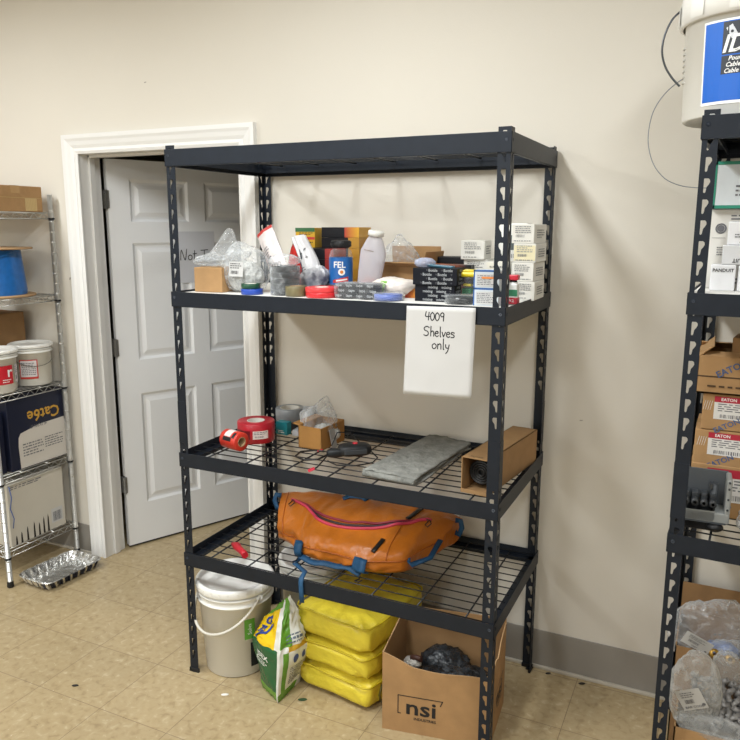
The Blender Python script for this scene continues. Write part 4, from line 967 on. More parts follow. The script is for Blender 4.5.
# green, white and yellow refill pouch
def refill():
    t = thing('refill_pouch', 'green, white and yellow printed plastic pouch slumped beside the white bucket', 'plastic pouch', (.365, .075, 0))
    # footprint corners relative to loc: near corner N, left L, right R, back K
    Nn, Lc, Rc, K = Vector((.058, -.108)), Vector((-.055, -.048)), Vector((.062, .055)), Vector((-.050, .085))
    def fn(a, v):
        """a 0..1 round the rectangle N->R->K->L->N, v height"""
        f = a * 4; i = min(3, int(f)); tt = f - i
        def corners(h_):
            lo = [Nn, Rc, K, Lc, Nn]; mid = [Vector((.064, -.100)), Vector((.110, .030)), Vector((.0, .100)), Vector((-.108, -.020)), Vector((.064, -.100))]
            k = max(0, min(1, (h_ - .08) / .37)); k = k * k * (3 - 2 * k); return [p.lerp(q_, k) for p, q_ in zip(lo, mid)]
        P = corners(min(v, .45)); p = P[i].lerp(P[i + 1], tt); c = Vector((.004, 0)); z = v * .40
        bul = sin(pi * tt) * .012 * sin(pi * min(1, v * 1.4)); d = (p - c); p = c + d * (1 + bul / max(.03, d.length))
        if v < .06: p = c + (p - c) * (.92 + 1.3 * v)
        if v > .45:
            k = (v - .45) / .55; sx = max(0, min(1, (p.x + .10) / .20)); ridge = Vector((-.060, .02)).lerp(Vector((.060, -.01)), sx)
            p = p.lerp(ridge, min(.97, k ** 1.5)); z = .18 + k * (.09 + .115 * sx)
        n = noise.noise(Vector((a * 9, v * 5, 3))); n2 = abs(noise.noise(Vector((a * 16, v * 12, 8))))
        am = .004 if v < .5 else .013
        d2 = (p - c).normalized() if (p - c).length > .001 else Vector((1, 0)); p = p + d2 * (n * am - n2 * am * 1.2)
        return (p.x, p.y, z + (.006 * n if v > .6 else 0))
    def mf(a, v):
        if a > .75:                      # left front face (L..N)
            s = (1 - a) / .25            # 0 at N, 1 at L
            if s < .075: return 1
            if v < .10: return 3
            if v < .50: return 0 if v < .42 + .05 * s else 5
            if v > .93: return 3
            return 2 if s > .2 else 1
        if a < .25:
            s = a / .25
            if v < .09: return 3 if s < .75 else 1
            if v < .48: return 1 if s < .12 or s > .28 else 3
            if v < .53: return 4 if s > .3 else 1
            return 3 if s < .42 else 1
        return 3 if v > .6 else 0
    q = B(); q.grid(fn, 96, 60, closed_u=True, mf=mf)
    q.face([fn(i / 24, 0) for i in range(24)], 0)
    G = M('dark_green_gloss', '1F5A34', .25, bump=(20, .4))
    obj('pouch_skin', q, [G, M('white_gloss_film', 'DEDFD8', .28, bump=(22, .5)), M('yellow_gloss_film', 'E5BE18', .25, bump=(22, .5)), M('leaf_green_gloss', '5F9430', .25, bump=(20, .5)), M('ochre_print', 'C49A2A', .4), G], t)
    # printing laid on the skin
    def lay(q, a0, a1, v0, v1, off=.0016):
        for v in q.bm.verts:
            x, y = v.co.x, v.co.z; a = a0 + (a1 - a0) * x; vv = v0 + (v1 - v0) * y
            p = Vector(fn(a % 1.0, vv)); e = Vector(fn((a + .004) % 1.0, vv)) - p; f = Vector(fn(a % 1.0, vv + .01)) - p; n = e.cross(f); n.normalize()
            if n.dot(Vector((.6, -.8, 0.3))) < 0: n = -n
            v.co = p + n * off
    q = B(); T = FLAT; q.text('JSEX', .26, T @ Matrix.Translation((.5, .80, 0)), 0, True, xs=1.0); q.print_lines(T, .42, .55, .6, .2, 3, 0, 3); lay(q, .765, .955, .17, .42); obj('printing', q, WHITE_INK, t)
    q = B()
    def sub(pts, wd):   # thick brush stroke, finely cut so that it follows the skin
        out = []
        for a, b_ in zip(pts[:-1], pts[1:]):
            a = Vector(a); b_ = Vector(b_); k = max(1, int((b_ - a).length / .03)); out += [tuple(a.lerp(b_, i / k)) for i in range(k)]
        out.append(pts[-1]); q.strokes([out], FLAT, wd, 0)
    sub([(.1, .05), (.35, .25), (.6, .35), (.85, .7)], .09); sub([(.12, .35), (.4, .38), (.45, .55), (.2, .6), (.12, .38)], .08); sub([(.35, .75), (.62, .72), (.6, .95), (.38, .92), (.34, .75)], .08)
    lay(q, .76, .93, .52, .90, .003); obj('blue_script', q, M('royal_blue_print', '24418F', .35), t)
    q = B(); T = FLAT
    for x, r in ((.30, .13), (.75, .11)): q.lathe([(.0001, 0), (r, 0)], n=18, T=T @ Matrix.Translation((x, .82, .001)), m=0)
    q.print_lines(T, .5, .33, .8, .55, 9, 1, 7); lay(q, .08, .235, .10, .46, .0016); obj('printing', q, [M('royal_blue_print'), GREY_INK], t)
    q = B(); q.print_lines(FLAT, .5, .5, .9, .8, 3, 0, 9, fill=.5); lay(q, .05, .2, .54, .66, .002); obj('printing', q, M('slate_ink', '5C6878', .5), t)
refill()
# three yellow insulated pouches
YL = M('yellow_coated_fabric', 'DCC83A', .40, nz=(7, .10), bump=(17, 1.)); YD = M('yellow_binding', 'C4AE1C', .5)
def yellow(k, z0, z1, dx, rz, skew, label):
    t = thing('yellow_fabric_pouch', label, 'pouch', (.612 + dx, .285, z0), radians(rz), 'yellow fabric pouches stacked on the floor')
    w, d, h = .345, .40, z1 - z0; q = B(); n = 26
    def S(a, e):   # superquadric section
        return math.copysign(abs(a) ** e, a)
    def fn(u, v):
        th = 2 * pi * u; ph = -pi / 2 + pi * v; ex, ez = .22, .42
        x = S(cos(ph), ez) * S(cos(th), ex) * w / 2; y = S(cos(ph), ez) * S(sin(th), ex) * d / 2; z = S(sin(ph), ez) * h / 2
        nn = noise.noise(Vector((x * 9, y * 9, z * 5 + skew))); n2 = abs(noise.noise(Vector((x * 16 + z * 20, y * 16, z * 12 + skew * 3))))
        z2 = z + (.012 * nn + .014 * (.35 - n2)) * (1 if v > .5 else .0); y -= .022 * (.4 - n2) * (1 if abs(z) < h * .42 else 0); x += .010 * (.4 - n2) * (1 if abs(z) < h * .42 else 0)
        return (x, y, max(0, z2 + h / 2))
    q.grid(fn, 80, 36, closed_u=True); bmesh.ops.remove_doubles(q.bm, verts=q.bm.verts[:], dist=1e-5); obj('pouch_body', q, YL, t)
    q = B()
    for zz in (.90,):
        pts = []
        for i in range(60):
            p = Vector(fn(i / 60, .5)); pts.append((p.x * 1.0, p.y * 1.0, h * zz + .004 * noise.noise(Vector((i * .2, zz, 2)))))
        q.tube(pts, .0035, n=6, closed=True)
    obj('piping', q, YD, t)
    if k: return
    q = B(); zx = w / 2 + .0035
    q.tube([(zx, -d * .35, h * .2), (zx + .004, -d * .38, h * .5), (zx + .002, -d * .33, h * .8)], .004, n=6); obj('zipper', q, M('dark_olive_zip', '5A5210', .5), t)
yellow(0, .0005, .108, .0, -9, 1.3, 'yellow fabric pouch on the floor, bottom of the stack of three')
yellow(1, .109, .212, -.012, -8, 4.1, 'yellow fabric pouch in the middle of the stack of three')
yellow(2, .213, .335, -.006, -9, 7.7, 'yellow fabric pouch on top of the stack of three')
# open carton printed nsi
def nsi():
    w, d, h = .372, .300, .292
    def tf(x, y):
        return h
    loc = Vector((.818, .016, 0)); rz = radians(10); c = loc + Matrix.Rotation(rz, 3, 'Z') @ Vector((w / 2, d / 2, 0))
    t = thing('open_carton', 'open brown carton printed nsi on the floor behind the front post', 'cardboard box', c, rz)
    th = .004
    def wall(p0, p1, prof, nin):
        q = B(); p0 = Vector((*p0, 0)); p1 = Vector((*p1, 0)); n_ = 24; nin = Vector(nin) * th
        A = [p0.lerp(p1, i / n_) for i in range(n_ + 1)]; Z = [prof(i / n_) for i in range(n_ + 1)]
        for i in range(n_):
            a, b_ = A[i], A[i + 1]; z0, z1 = Z[i], Z[i + 1]
            lean = lambda zz: Vector((0, 0, 0))
            q.face([(a.x, a.y, 0), (b_.x, b_.y, 0), (b_.x, b_.y, z1), (a.x, a.y, z0)]); q.face([(a.x + nin.x, a.y + nin.y, 0), (b_.x + nin.x, b_.y + nin.y, 0), (b_.x + nin.x, b_.y + nin.y, z1), (a.x + nin.x, a.y + nin.y, z0)], 1)
            q.face([(a.x, a.y, z0), (b_.x, b_.y, z1), (b_.x + nin.x, b_.y + nin.y, z1), (a.x + nin.x, a.y + nin.y, z0)], 2)
        return q
    CI = CARD_IN; EDGE = M('pale_cardboard_edge', 'B8946A', .9)
    Ri = Matrix.Rotation(-rz, 3, 'Z'); P0, P1, P2, P3 = [tuple((Ri @ (Vector((x, y, 0)) - c)))[:2] for x, y in ((.818, .016), (1.184, .081), (1.160, .338), (.795, .272))]
    fp = lambda s: .292 - .045 * min(1, max(0, (s - .0) / .28)) + .004 * sin(s * 9) + (.010 if s > .93 else 0)
    obj('front_wall', wall(P0, P1, fp, (0, 1, 0)), [CARD, CI, EDGE], t)
    obj('side_wall', wall(P1, P2, lambda s: .265 + .055 * s - .025 * math.exp(-((s - .45) / .12) ** 2), (-1, 0, 0)), [CARD, CI, EDGE], t)
    obj('side_wall', wall(P3, P0, lambda s: .335 - .043 * s, (1, 0, 0)), [CARD, CI, EDGE], t)
    obj('back_wall', wall(P2, P3, lambda s: .335, (0, -1, 0)), [CARD, CI, EDGE], t)
    q = B(); q.face([(*p, .004) for p in (P0, P1, P2, P3)]); q.face([(*p, .0005) for p in (P0, P1, P2, P3)]); obj('carton_floor', q, CI, t)
    def logo(T, xs=1):
        q = B(); q.text('nsi', .080, T @ Matrix.Translation((0, 0, 0)), 0, True, xs=1.25 * xs); q.text('INDUSTRIES', .0145, T @ Matrix.Translation((.014 * xs, -.040, 0)), 0, True, xs=xs)
        for a, b_ in (((-.080, .042), (.074, .042)), ((.074, .042), (.066, .024)), ((-.080, .042), (-.080, -.026)), ((-.080, -.026), (-.070, -.026))): q.strokes([[(a[0] * xs, a[1]), (b_[0] * xs, b_[1])]], T, .003, 0)
        return q
    obj('lettering', logo(front(-.050, -d / 2 - .0004, .098)), BLACK_INK, t)
    sd = Vector((P2[0] - P1[0], P2[1] - P1[1], 0)); mm = Vector((*P1, 0)).lerp(Vector((*P2, 0)), .55); obj('lettering', logo(frame((mm.x + .0008, mm.y, .115), sd, (0, 0, 1))), BLACK_INK, t)
    R = random.Random(5); DKF = M('dark_crumpled_film', '2C3034', .22, nz=(30, .7), bump=(40, .8)); BR = M('dark_brown_part', '4A2C22', .5); WP = M('pale_scrap', 'BFBAB2', .5, nz=(20, .2))
    F = film_bag
    for k, (x, y, s, mt, nm, lb) in enumerate(((-.10, -.06, .026, WP, 'pale_scrap', 'pale crumpled scrap at the left among the dark film in the nsi carton'), (-.03, -.06, .06, DKF, 'film_bundle', 'dark crumpled film bundle at the left front of the nsi carton'), (.04, -.05, .065, M('smoky_film', '4A4F54', .2, nz=(28, .8), bump=(40, .8)), 'film_bundle', 'smoky grey film bundle in the middle of the nsi carton'), (.11, -.03, .065, DKF, 'film_bundle', 'dark film bundle at the right end of the nsi carton'), (.0, .05, .08, DKF, 'film_bundle', 'dark film bundle at the back of the nsi carton'))):
        q = B(); q.blob((0, 0, 0), (s, s * .8, s * .7), 50 + k, .34, 3, 4, zmin=-.12); zz = .150 if k else .212
        q.blob((0, 0, -.10), (s * .9, s * .8, .085), 60 + k, .1, 3, 3, zmin=-zz + .006) if k else None
        o = obj(nm, q, mt, loc=c + Matrix.Rotation(rz, 3, 'Z') @ Vector((x, y, zz))); tag(o, lb, 'plastic scrap')
    q = B(); q.tube([(0, 0, 0), (.02, .0, .006), (.04, -.004, .006)], .010, n=10); tag(obj('brown_plug', q, BR, loc=c + Matrix.Rotation(rz, 3, 'Z') @ Vector((-.105, -.062, .230))), 'dark brown plug lying on the pale scrap in the nsi carton', 'plug')
nsi()
# floor litter
for (x, y, s, c, nm, lb) in ((-.33, -.27, .012, '1E1A16', 'dark_crumb', 'dark crumb on the floor at the lower left'), (.215, -.07, .014, 'EEEAE0', 'white_flake', 'white flake on the floor in front of the bucket'), (.49, .03, .016, '2C4A2A', 'green_scrap', 'small green scrap on the floor by the yellow pouches'), (1.27, .585, .01, '2A241E', 'dark_crumb', 'dark crumb by the baseboard right of the rear post'), (1.40, .575, .012, '2A241E', 'dark_crumb', 'dark crumb by the baseboard midway to the right rack')):
    q = B(); q.blob((0, 0, .002), (s, s * .45, .003), 3, .25, 2, 2, zmin=0); tag(obj(nm, q, M(nm + '_mat' if nm != 'dark_crumb' else 'dark_crumb_mat', c, .7), loc=(x, y, 0), rz=.5), lb, 'floor litter')
# ================================================================== ON THE CHROME RACK
carton('flat_carton', 'large tan carton on the top shelf of the chrome rack', 'cardboard box', (-1.66, .405, 1.7775), 0, (.83, .30, .118), CARD, tape=.05, prints=[
    ('right', 'packing_tape_strip', [M('yellowish_tape', 'C4A873', .3), M('tape_streak', 'B49760', .3)], lambda q, T, w, h: (q.rect(T, w * .28, -h * .22, w * .22, h * .5, 0), [q.strokes([[(w * .2 + i * .008, -h * .42), (w * .17 + i * .010, 0)]], T, .002, 1) for i in range(7)], q.strokes([[(-w / 2 + .002, h * .05), (w / 2 - .002, h * .03)]], T, .003, 1)))])  # darker streaks on the tape, one long line across the carton end
def spool():
    t = thing('cable_spool', 'wooden-flanged spool of bright blue network cable on the chrome rack', 'cable spool', (-1.40, .36, 1.381))
    WD = M('thin_plywood', 'B08E68', .8, nz=(12, .12))
    q = B(); q.lathe([(.03, 0), (.19, 0), (.19, .008), (.03, .008)], n=48); obj('lower_flange', q, WD, t)
    q = B(); q.lathe([(.03, .222), (.19, .222), (.19, .230), (.03, .230)], n=48); obj('upper_flange', q, WD, t)
    q = B(); prof = []
    for i in range(34): 
        z = .011 + .0062 * i; R = .135 + .018 * (1 - abs(i - 3) / 34); prof += [(R - .0022, z - .0031), (R, z - .0012), (R, z + .0012)]
    q.lathe(prof, n=48)
    pts = [((.151 + .001 * sin(i)) * cos(a), .152 * sin(a), .16 + .05 * (i / 20) ** 2) for i, a in [(i, radians(-90 + 4.5 * i)) for i in range(21)]]; q.tube(pts, .003, n=6)
    obj('blue_cable', q, M('blue_cable_jacket', '1E6CB8', .35, nz=(40, .12)), t)
spool()
carton('brown_carton', 'dark brown carton at the back of the chrome rack above the pails', 'cardboard box', (-1.60, .488, .9385), radians(-3), (.30, .16, .345), CARD_D)
def wpail(label, loc, rb, rt, h, red=None, wire=False, rz=0):
    t = pail(label, loc, rb, rt, h)
    return t
p1 = wpail('white pail with a red framed label, right of the two front pails', (-1.322, .480, .9385), .088, .094, .205)
q = B(); q.rect(FLAT, 0, .085, .085, .095, 0); q.rect(FLAT, 0, .088, .075, .080, 1, .0008); q.print_lines(FLAT, 0, .088, .065, .065, 7, 2, 4, .0012); wrap(q, .0925, radians(-50)); obj('label', q, [M('red_print'), M('pale_label', 'D5CFCF', .6), GREY_INK], p1)
q = B(); q.tube([(.100 * cos(radians(a)), .100 * sin(radians(a)) - .0, .155 - .055 * sin(radians((a + 115) * 1.0)) ** 1 if a > -115 else .155) for a in range(-115, 30, 8)], .0018, n=6); obj('wire_handle', q, M('steel_wire', '8A8A88', .3, metal=.8), p1)
p2 = wpail('white pail with a solid red label at the left edge on the chrome rack', (-1.318, .272, .9385), .088, .094, .205)
q = B(); q.rect(FLAT, 0, .088, .125, .088, 0); q.text('r', .07, FLAT @ Matrix.Translation((.045, .10, .0006)), 1, True); q.print_lines(FLAT, .03, .06, .04, .02, 2, 1, 2, .001); wrap(q, .0925, radians(-27)); obj('label', q, [M('strong_red_label', 'C3202E', .4), WHITE_INK], p2)
q = B(); label_mesh(q, FLAT, 0, .088, .030, .085, 4, 8, True, (0, 1)); wrap(q, .0925, radians(30)); obj('data_label', q, [M('pale_label'), GREY_INK], p2)
wpail('white pail with a lid standing behind the two front pails on the chrome rack', (-1.56, .30, .9385), .092, .098, .225)
def cat6():
    t = thing('cable_carton', 'navy and white carton stood upside down so its Cat6e lettering reads inverted', 'carton', (-1.245, .424, .548))
    w, d, h = .343, .36, .352; q = B(); q.box(-d, 0, -w / 2, w / 2, 0, h, bev=.003); obj('carton_body', q, M('navy_carton', '131930', .45), t)
    q = B(); T = right(.0006, 0, h / 2)
    pts = [(w / 2 - .002, -h / 2 + .004), (w / 2 - .002, .030)] + [(w / 2 - .002 - (w - .06) * s, .030 - .010 * s) for s in (.3, .6)] + [(-w / 2 + .065, .002), (-w / 2 + .052, -.018), (-w / 2 + .048, -.06), (-w / 2 + .052, -h / 2 + .004)]
    q.face([T @ Vector((x, y, 0)) for x, y in pts], 0); obj('white_panel', q, M('off_white_print', 'CFC9C0', .6), t)
    q = B(); q.text('Cat6e', .080, T @ Matrix.Translation((.035, .075, 0)) @ Matrix.Rotation(pi, 4, 'Z'), 0, True); obj('lettering', q, M('golden_yellow_print', 'C99A3C', .5), t)
    q = B(); q.text('4UX99H7', .024, T @ Matrix.Translation((.0, .022, .0004)) @ Matrix.Rotation(pi, 4, 'Z'), 0); q.print_lines(T, .085, -.075, .11, .06, 5, 0, 6); q.print_lines(T, -.04, -.085, .12, .07, 5, 0, 7); obj('printing', q, GREY_INK, t)
cat6()
q = B(); q.box(-.12, 0, -.03, .03, 0, .30, bev=.003); tag(obj('navy_carton', q, M('navy_carton'), loc=(-1.26, .208, .548)), 'narrow navy carton left of the inverted navy and white one', 'carton')
def whitebox():
    t = thing('torn_white_carton', 'off-white carton with torn slots and a barcode on the lowest shelf of the chrome rack', 'carton', (-1.245, .378, .181))
    w, d, h = .33, .42, .312; q = B(); q.box(-d, 0, -w / 2, w / 2, 0, h, bev=.003); obj('carton_body', q, M('off_white_carton', 'C6C0B3', .7, nz=(4, .05)), t)
    T = right(.0006, 0, h / 2); q = B()
    for i, (y, hh) in enumerate(((-.135, .05), (-.105, .06), (-.07, .075), (-.03, .085), (.0, .07), (.028, .09), (.055, .095))): q.face([T @ Vector(p) for p in ((y - .006, -h / 2 + .002, 0), (y + .006, -h / 2 + .002, 0), (y + .004, -h / 2 + hh * .8, 0), (y, -h / 2 + hh, 0), (y - .004, -h / 2 + hh * .7, 0))], 0)
    obj('torn_slots', q, M('dark_gap', '2B2620', .9), t)
    q = B(); q.rect(T, .112, -.085, .07, .075, 0); q.barcode(T, .112, -.09, .052, .05, 1, 3); q.print_lines(T, -.05, .135, .2, .02, 2, 1, 4); obj('barcode_label', q, [PAPER, GREY_INK], t)
    q = B(); q.tube([(0.004, -w / 2 + .01, h * .98), (.006, -w / 2 + .018, h * .8), (.004, -w / 2 + .008, h * .62), (.006, -w / 2 + .022, h * .45), (.004, -w / 2 + .014, h * .3)], .002, n=6); obj('blue_cord', q, M('blue_cord', '3C5FA8', .4), t)
whitebox()
# foil tray
def tray():
    t = thing('foil_tray', 'crinkled silver foil roasting tray on the floor by the chrome rack', 'foil tray', (-1.103, .366, 0), rz=radians(-3))
    FO = M('crinkled_foil', 'E0E0DE', .26, metal=.9, bump=(28, .6)); NV = M('navy_foil', '1D2338', .3)
    def rr(a, w, d, r):   # rounded rectangle outline
        pts = []
        for (cx, cy, s) in ((w - r, d - r, 0), (-w + r, d - r, 90), (-w + r, -d + r, 180), (w - r, -d + r, 270)):
            pts += [(cx + r * cos(radians(s + k * 15)), cy + r * sin(radians(s + k * 15))) for k in range(7)]
        L_ = [0]; 
        for i in range(len(pts)): p, n_ = Vector(pts[i]), Vector(pts[(i + 1) % len(pts)]); L_.append(L_[-1] + (n_ - p).length)
        s = (a % 1) * L_[-1]; i = max(k for k in range(len(pts)) if L_[k] <= s + 1e-9); f = (s - L_[i]) / max(1e-9, L_[i + 1] - L_[i]); p, n_ = Vector(pts[i]), Vector(pts[(i + 1) % len(pts)]); return p.lerp(n_, f)
    N_ = 176; W2, D2 = .116, .172
    levels = [(1.0, .046, 0), (.965, .050, 0), (.93, .047, .1), (.86, .026, 1), (.80, .005, .7), (.76, .003, .0)]
    def pt(i, k, inset=0):
        s, z, fl = levels[k]; off = (1 - s) * .14; e = (1 if (i % 8) < 4 else -1) * .0045 * fl
        p = rr(i / N_, W2 - off - e - inset, D2 - off - e - inset, .045 - off * .5); n = .003 * noise.noise(Vector((p.x * 40, p.y * 40, k)))
        return Vector((p.x, p.y, z + n * (1 if k < 4 else .2)))
    q = B(); V = [[q.bm.verts.new(pt(i, k)) for i in range(N_)] for k in range(len(levels))]
    for k in range(len(levels) - 1):
        for i in range(N_): f = q.bm.faces.new([V[k][i], V[k][(i + 1) % N_], V[k + 1][(i + 1) % N_], V[k + 1][i]]); f.smooth = False
    def base(u, v): 
        a = pt(0, len(levels) - 1)
        w = W2 - .034; d = D2 - .034; x = (u - .5) * 2 * w; y = (v - .5) * 2 * d; return (x, y, .0045 + .0015 * noise.noise(Vector((x * 30, y * 30, 9))))
    vs = V[-1]; q.bm.faces.new(vs)
    q.grid(base, 20, 30); obj('foil', q, FO, t)
    q = B()
    for i in range(N_):
        for k in (2, 3):
            a, b_, c, d = pt(i, k, -.0008), pt(i + 1, k, -.0008), pt(i + 1, k + 1, -.0008), pt(i, k + 1, -.0008)
            dn = Vector((0, 0, -.001)); q.face([a + dn, b_ + dn, c + dn, d + dn], 0 if (i % 8) < 5 else 1)
    obj('outer_wall', q, [NV, FO], t)  # outer wall faces alternate between navy and bare foil
tray()
# ================================================================== RIGHT BLACK RACK
def smooth3(P):
    P = [Vector(p) for p in P]; P = [P[0]] + P + [P[-1]]; out = []
    for i in range(1, len(P) - 2):
        for j in range(6):
            u = j / 6; out.append(.5 * (2 * P[i] + (P[i + 1] - P[i - 1]) * u + (2 * P[i - 1] - 5 * P[i] + 4 * P[i + 1] - P[i + 2]) * u * u + (3 * P[i] - P[i - 1] - 3 * P[i + 1] + P[i + 2]) * u ** 3))
    return out + [P[-2]]
def ideal():
    t = pail('large white pail with a blue and black label on top of the right rack', (1.771, .175, 1.9815), .150, .160, .325, lid=False, body=PLASTIC_W)
    t['category'] = 'bucket'
    q = B(); q.lathe([(.163, .235), (.172, .238), (.173, .285), (.168, .320), (.160, .330), (.154, .326), (.154, .310), (.0001, .308)], n=64)
    for i in range(10): q.lathe([(.1725, .24), (.1755, .243), (.1755, .283), (.1725, .287)], a0=2 * pi * i / 10, a1=2 * pi * i / 10 + .25, n=5)
    obj('lid', q, M('white_lid_plastic'), t)
    q = B(); q.rect(FLAT, .035, .125, .205, .195, 0, .0002); q.rect(FLAT, .035, .126, .197, .183, 1, .0005); q.rect(FLAT, .058, .178, .150, .074, 2, .0008); q.rect(FLAT, .058, .117, .150, .042, 2, .0008)
    T = FLAT @ Matrix.Translation((0, 0, .0006)); q.text('IDEAL', .056, T @ Matrix.Translation((.060, .163, 0)), 3, True, shear=.25)
    for i, s in enumerate(('Pour-Fish', 'Cable de tr', 'Cable de tra')): q.text(s, .0145, T @ Matrix.Translation((.028, .131 - .0142 * i, 0)), 3, True, shear=.25)
    for (x, y, rz) in ((.004, .192, 30), (.05, .20, -25)):
        R_ = Matrix.Rotation(radians(rz), 4, 'Z'); q.rect(T @ Matrix.Translation((x, y, 0)) @ R_, 0, 0, .016, .030, 4, .0003); q.lathe([(.0001, 0), (.0035, 0)], n=12, m=2, T=T @ Matrix.Translation((x, y, .0006)))
    # cut finely so the sheet bends round the pail
    bmesh.ops.subdivide_edges(q.bm, edges=[e for e in q.bm.edges if e.calc_length() > .03], cuts=12, use_grid_fill=True)
    for v in q.bm.verts:
        a = radians(-107) + v.co.x / .158; off = -v.co.y; r = .150 + .0100 * v.co.z / .26 + .0012 + off; v.co = Vector((r * cos(a), r * sin(a), v.co.z))
    obj('label', q, [M('white_label', 'F0F0EE', .4), M('bright_blue_label', '1460C0', .35), M('charcoal_print', '2C3038', .4), WHITE_INK, M('pale_silver_print', 'C8CBD0', .4)], t, recalc=True)
    q = B(); pts = [(.174 * cos(radians(186)), .174 * sin(radians(186)), .282), (-.190, -.030, .262), (-.205, -.035, .225), (-.209, -.035, .185), (-.200, -.03, .150), (-.182, -.025, .120), (-.160, -.02, .096)]
    q.tube([Vector((*p, 0)).to_3d() if len(p) < 3 else Vector(p) for p in smooth3(pts)], .0028, n=8); obj('wire_handle', q, M('dark_steel_wire', '55585C', .35, metal=.7), t)
    q = B()
    for i in range(7): q.box(-.002, .003, -.012, .012, .10 + .014 * i, .104 + .014 * i, T=Matrix.Rotation(radians(190), 4, 'Z') @ Matrix.Translation((.153 + .0005 * i, 0, 0)))
    obj('volume_marks', q, M('grey_moulding', 'BDBBB4', .5), t)
ideal()
def hang():
    P = [(1.640, .285, 2.125), (1.612, .30, 2.122), (1.585, .30, 2.105), (1.556, .30, 2.075), (1.535, .30, 2.035), (1.527, .30, 1.985), (1.530, .30, 1.94), (1.547, .30, 1.89), (1.580, .30, 1.85), (1.620, .30, 1.83), (1.665, .30, 1.822), (1.72, .30, 1.82)]
    out = []
    for i in range(len(P) - 1):
        a = [Vector(P[max(0, i - 1)]), Vector(P[i]), Vector(P[i + 1]), Vector(P[min(len(P) - 1, i + 2)])]
        for k in range(4):
            u = k / 4; out.append(.5 * (2 * a[1] + (a[2] - a[0]) * u + (2 * a[0] - 5 * a[1] + 4 * a[2] - a[3]) * u * u + (3 * a[1] - a[0] - 3 * a[2] + a[3]) * u ** 3))
    q = B(); q.tube(out, .0014, n=6); tag(obj('loose_wire', q, M('grey_thin_wire', '7F8388', .4), loc=(0, 0, 0)), 'thin grey wire looping out from behind the pail down to the right rack', 'wire')
hang()
ZR2 = 1.5465; ZR3 = .882
BRD = M('pale_printed_carton', 'DAD7D0', .6)
def pr_board(q, T, w, h):
    q.lathe([(.010, 0), (.014, 0)], n=24, T=T @ Matrix.Translation((-w * .36, h * .26, .0008)), m=0); q.lathe([(.0001, 0), (.009, 0)], n=20, T=T @ Matrix.Translation((-w * .36, h * .26, .0008)), m=0)
    q.print_lines(T, w * .05, h * .36, w * .6, h * .16, 4, 0, 3); q.print_lines(T, -w * .32, -.005, w * .14, h * .12, 4, 0, 4); q.print_lines(T, -w * .2, -h * .4, w * .4, .02, 2, 0, 5); q.strokes([[(-w * .46, .03), (-w * .30, .03)]], T, .001, 0)
carton('pale_carton', 'pale printed carton with a round emblem, under the green edged box', 'carton', (1.815, .235, ZR2), 0, (.205, .10, .212), BRD, prints=[('front', 'printing', [GREY_INK], pr_board)])
def pr_g(q, T, w, h):
    for a in ((0, h * .465, w, h * .07), (0, -h * .465, w, h * .07), (-w * .475, 0, w * .05, h)): q.rect(T, *a, 0)
    q.text('PANDUIT', .018, T @ Matrix.Translation((.02, h * .18, .0004)), 1, True); q.print_lines(T, 0, -h * .12, w * .4, h * .28, 3, 2, 6)
carton('green_edged_box', 'clear fronted box with green edges lying on the pale printed carton', 'box', (1.806, .225, ZR2 + .2135), 0, (.19, .12, .122), M('pale_blue_white_plastic', 'D8DEE2', .25), prints=[('front', 'green_edges', [M('sea_green_edge', '2E8C74', .4), BLACK_INK, GREY_INK], pr_g)])
def pand(txt, rot=0, sz=.012):
    def f(q, T, w, h): q.text(txt, sz, T @ Matrix.Translation((0, h * .28 if not rot else 0, 0)) @ Matrix.Rotation(radians(rot), 4, 'Z'), 0, True); q.print_lines(T, 0, -h * .1, w * .5, h * .2, 2, 1, 3) if rot else None
    return f
WG = M('bright_white_carton', 'E6E6E8', .4)
carton('white_small_box', 'small white box lettered on its front at the left end of the right rack shelf', 'box', (1.756, .125, ZR2), 0, (.060, .05, .068), WG, prints=[('front', 'lettering', [BLACK_INK, GREY_INK], pand('PANDUIT'))])
carton('white_small_box', 'small white box with sideways lettering beside the front white box', 'box', (1.818, .125, ZR2), 0, (.052, .05, .066), WG, prints=[('front', 'lettering', [BLACK_INK, GREY_INK], pand('PANDUIT', 90, .011))])
carton('white_small_box', 'white box with upside down lettering lying on the two small front boxes', 'box', (1.805, .130, ZR2 + .0685), 0, (.110, .06, .050), M('cool_white_carton', 'D9DADC', .35), prints=[('front', 'lettering', [BLACK_INK, GREY_INK], lambda q, T, w, h: q.text('PANDUIT', .014, T @ Matrix.Translation((0, -h * .28, 0)) @ Matrix.Rotation(pi, 4, 'Z'), 0, True))])
carton('white_small_box', 'small upright white box with sideways lettering, uppermost on the right rack shelf', 'box', (1.795, .135, ZR2 + .119), radians(-3), (.07, .05, .060), WG, prints=[('front', 'lettering', [BLACK_INK, GREY_INK], pand('PANDUIT', 90, .012))])
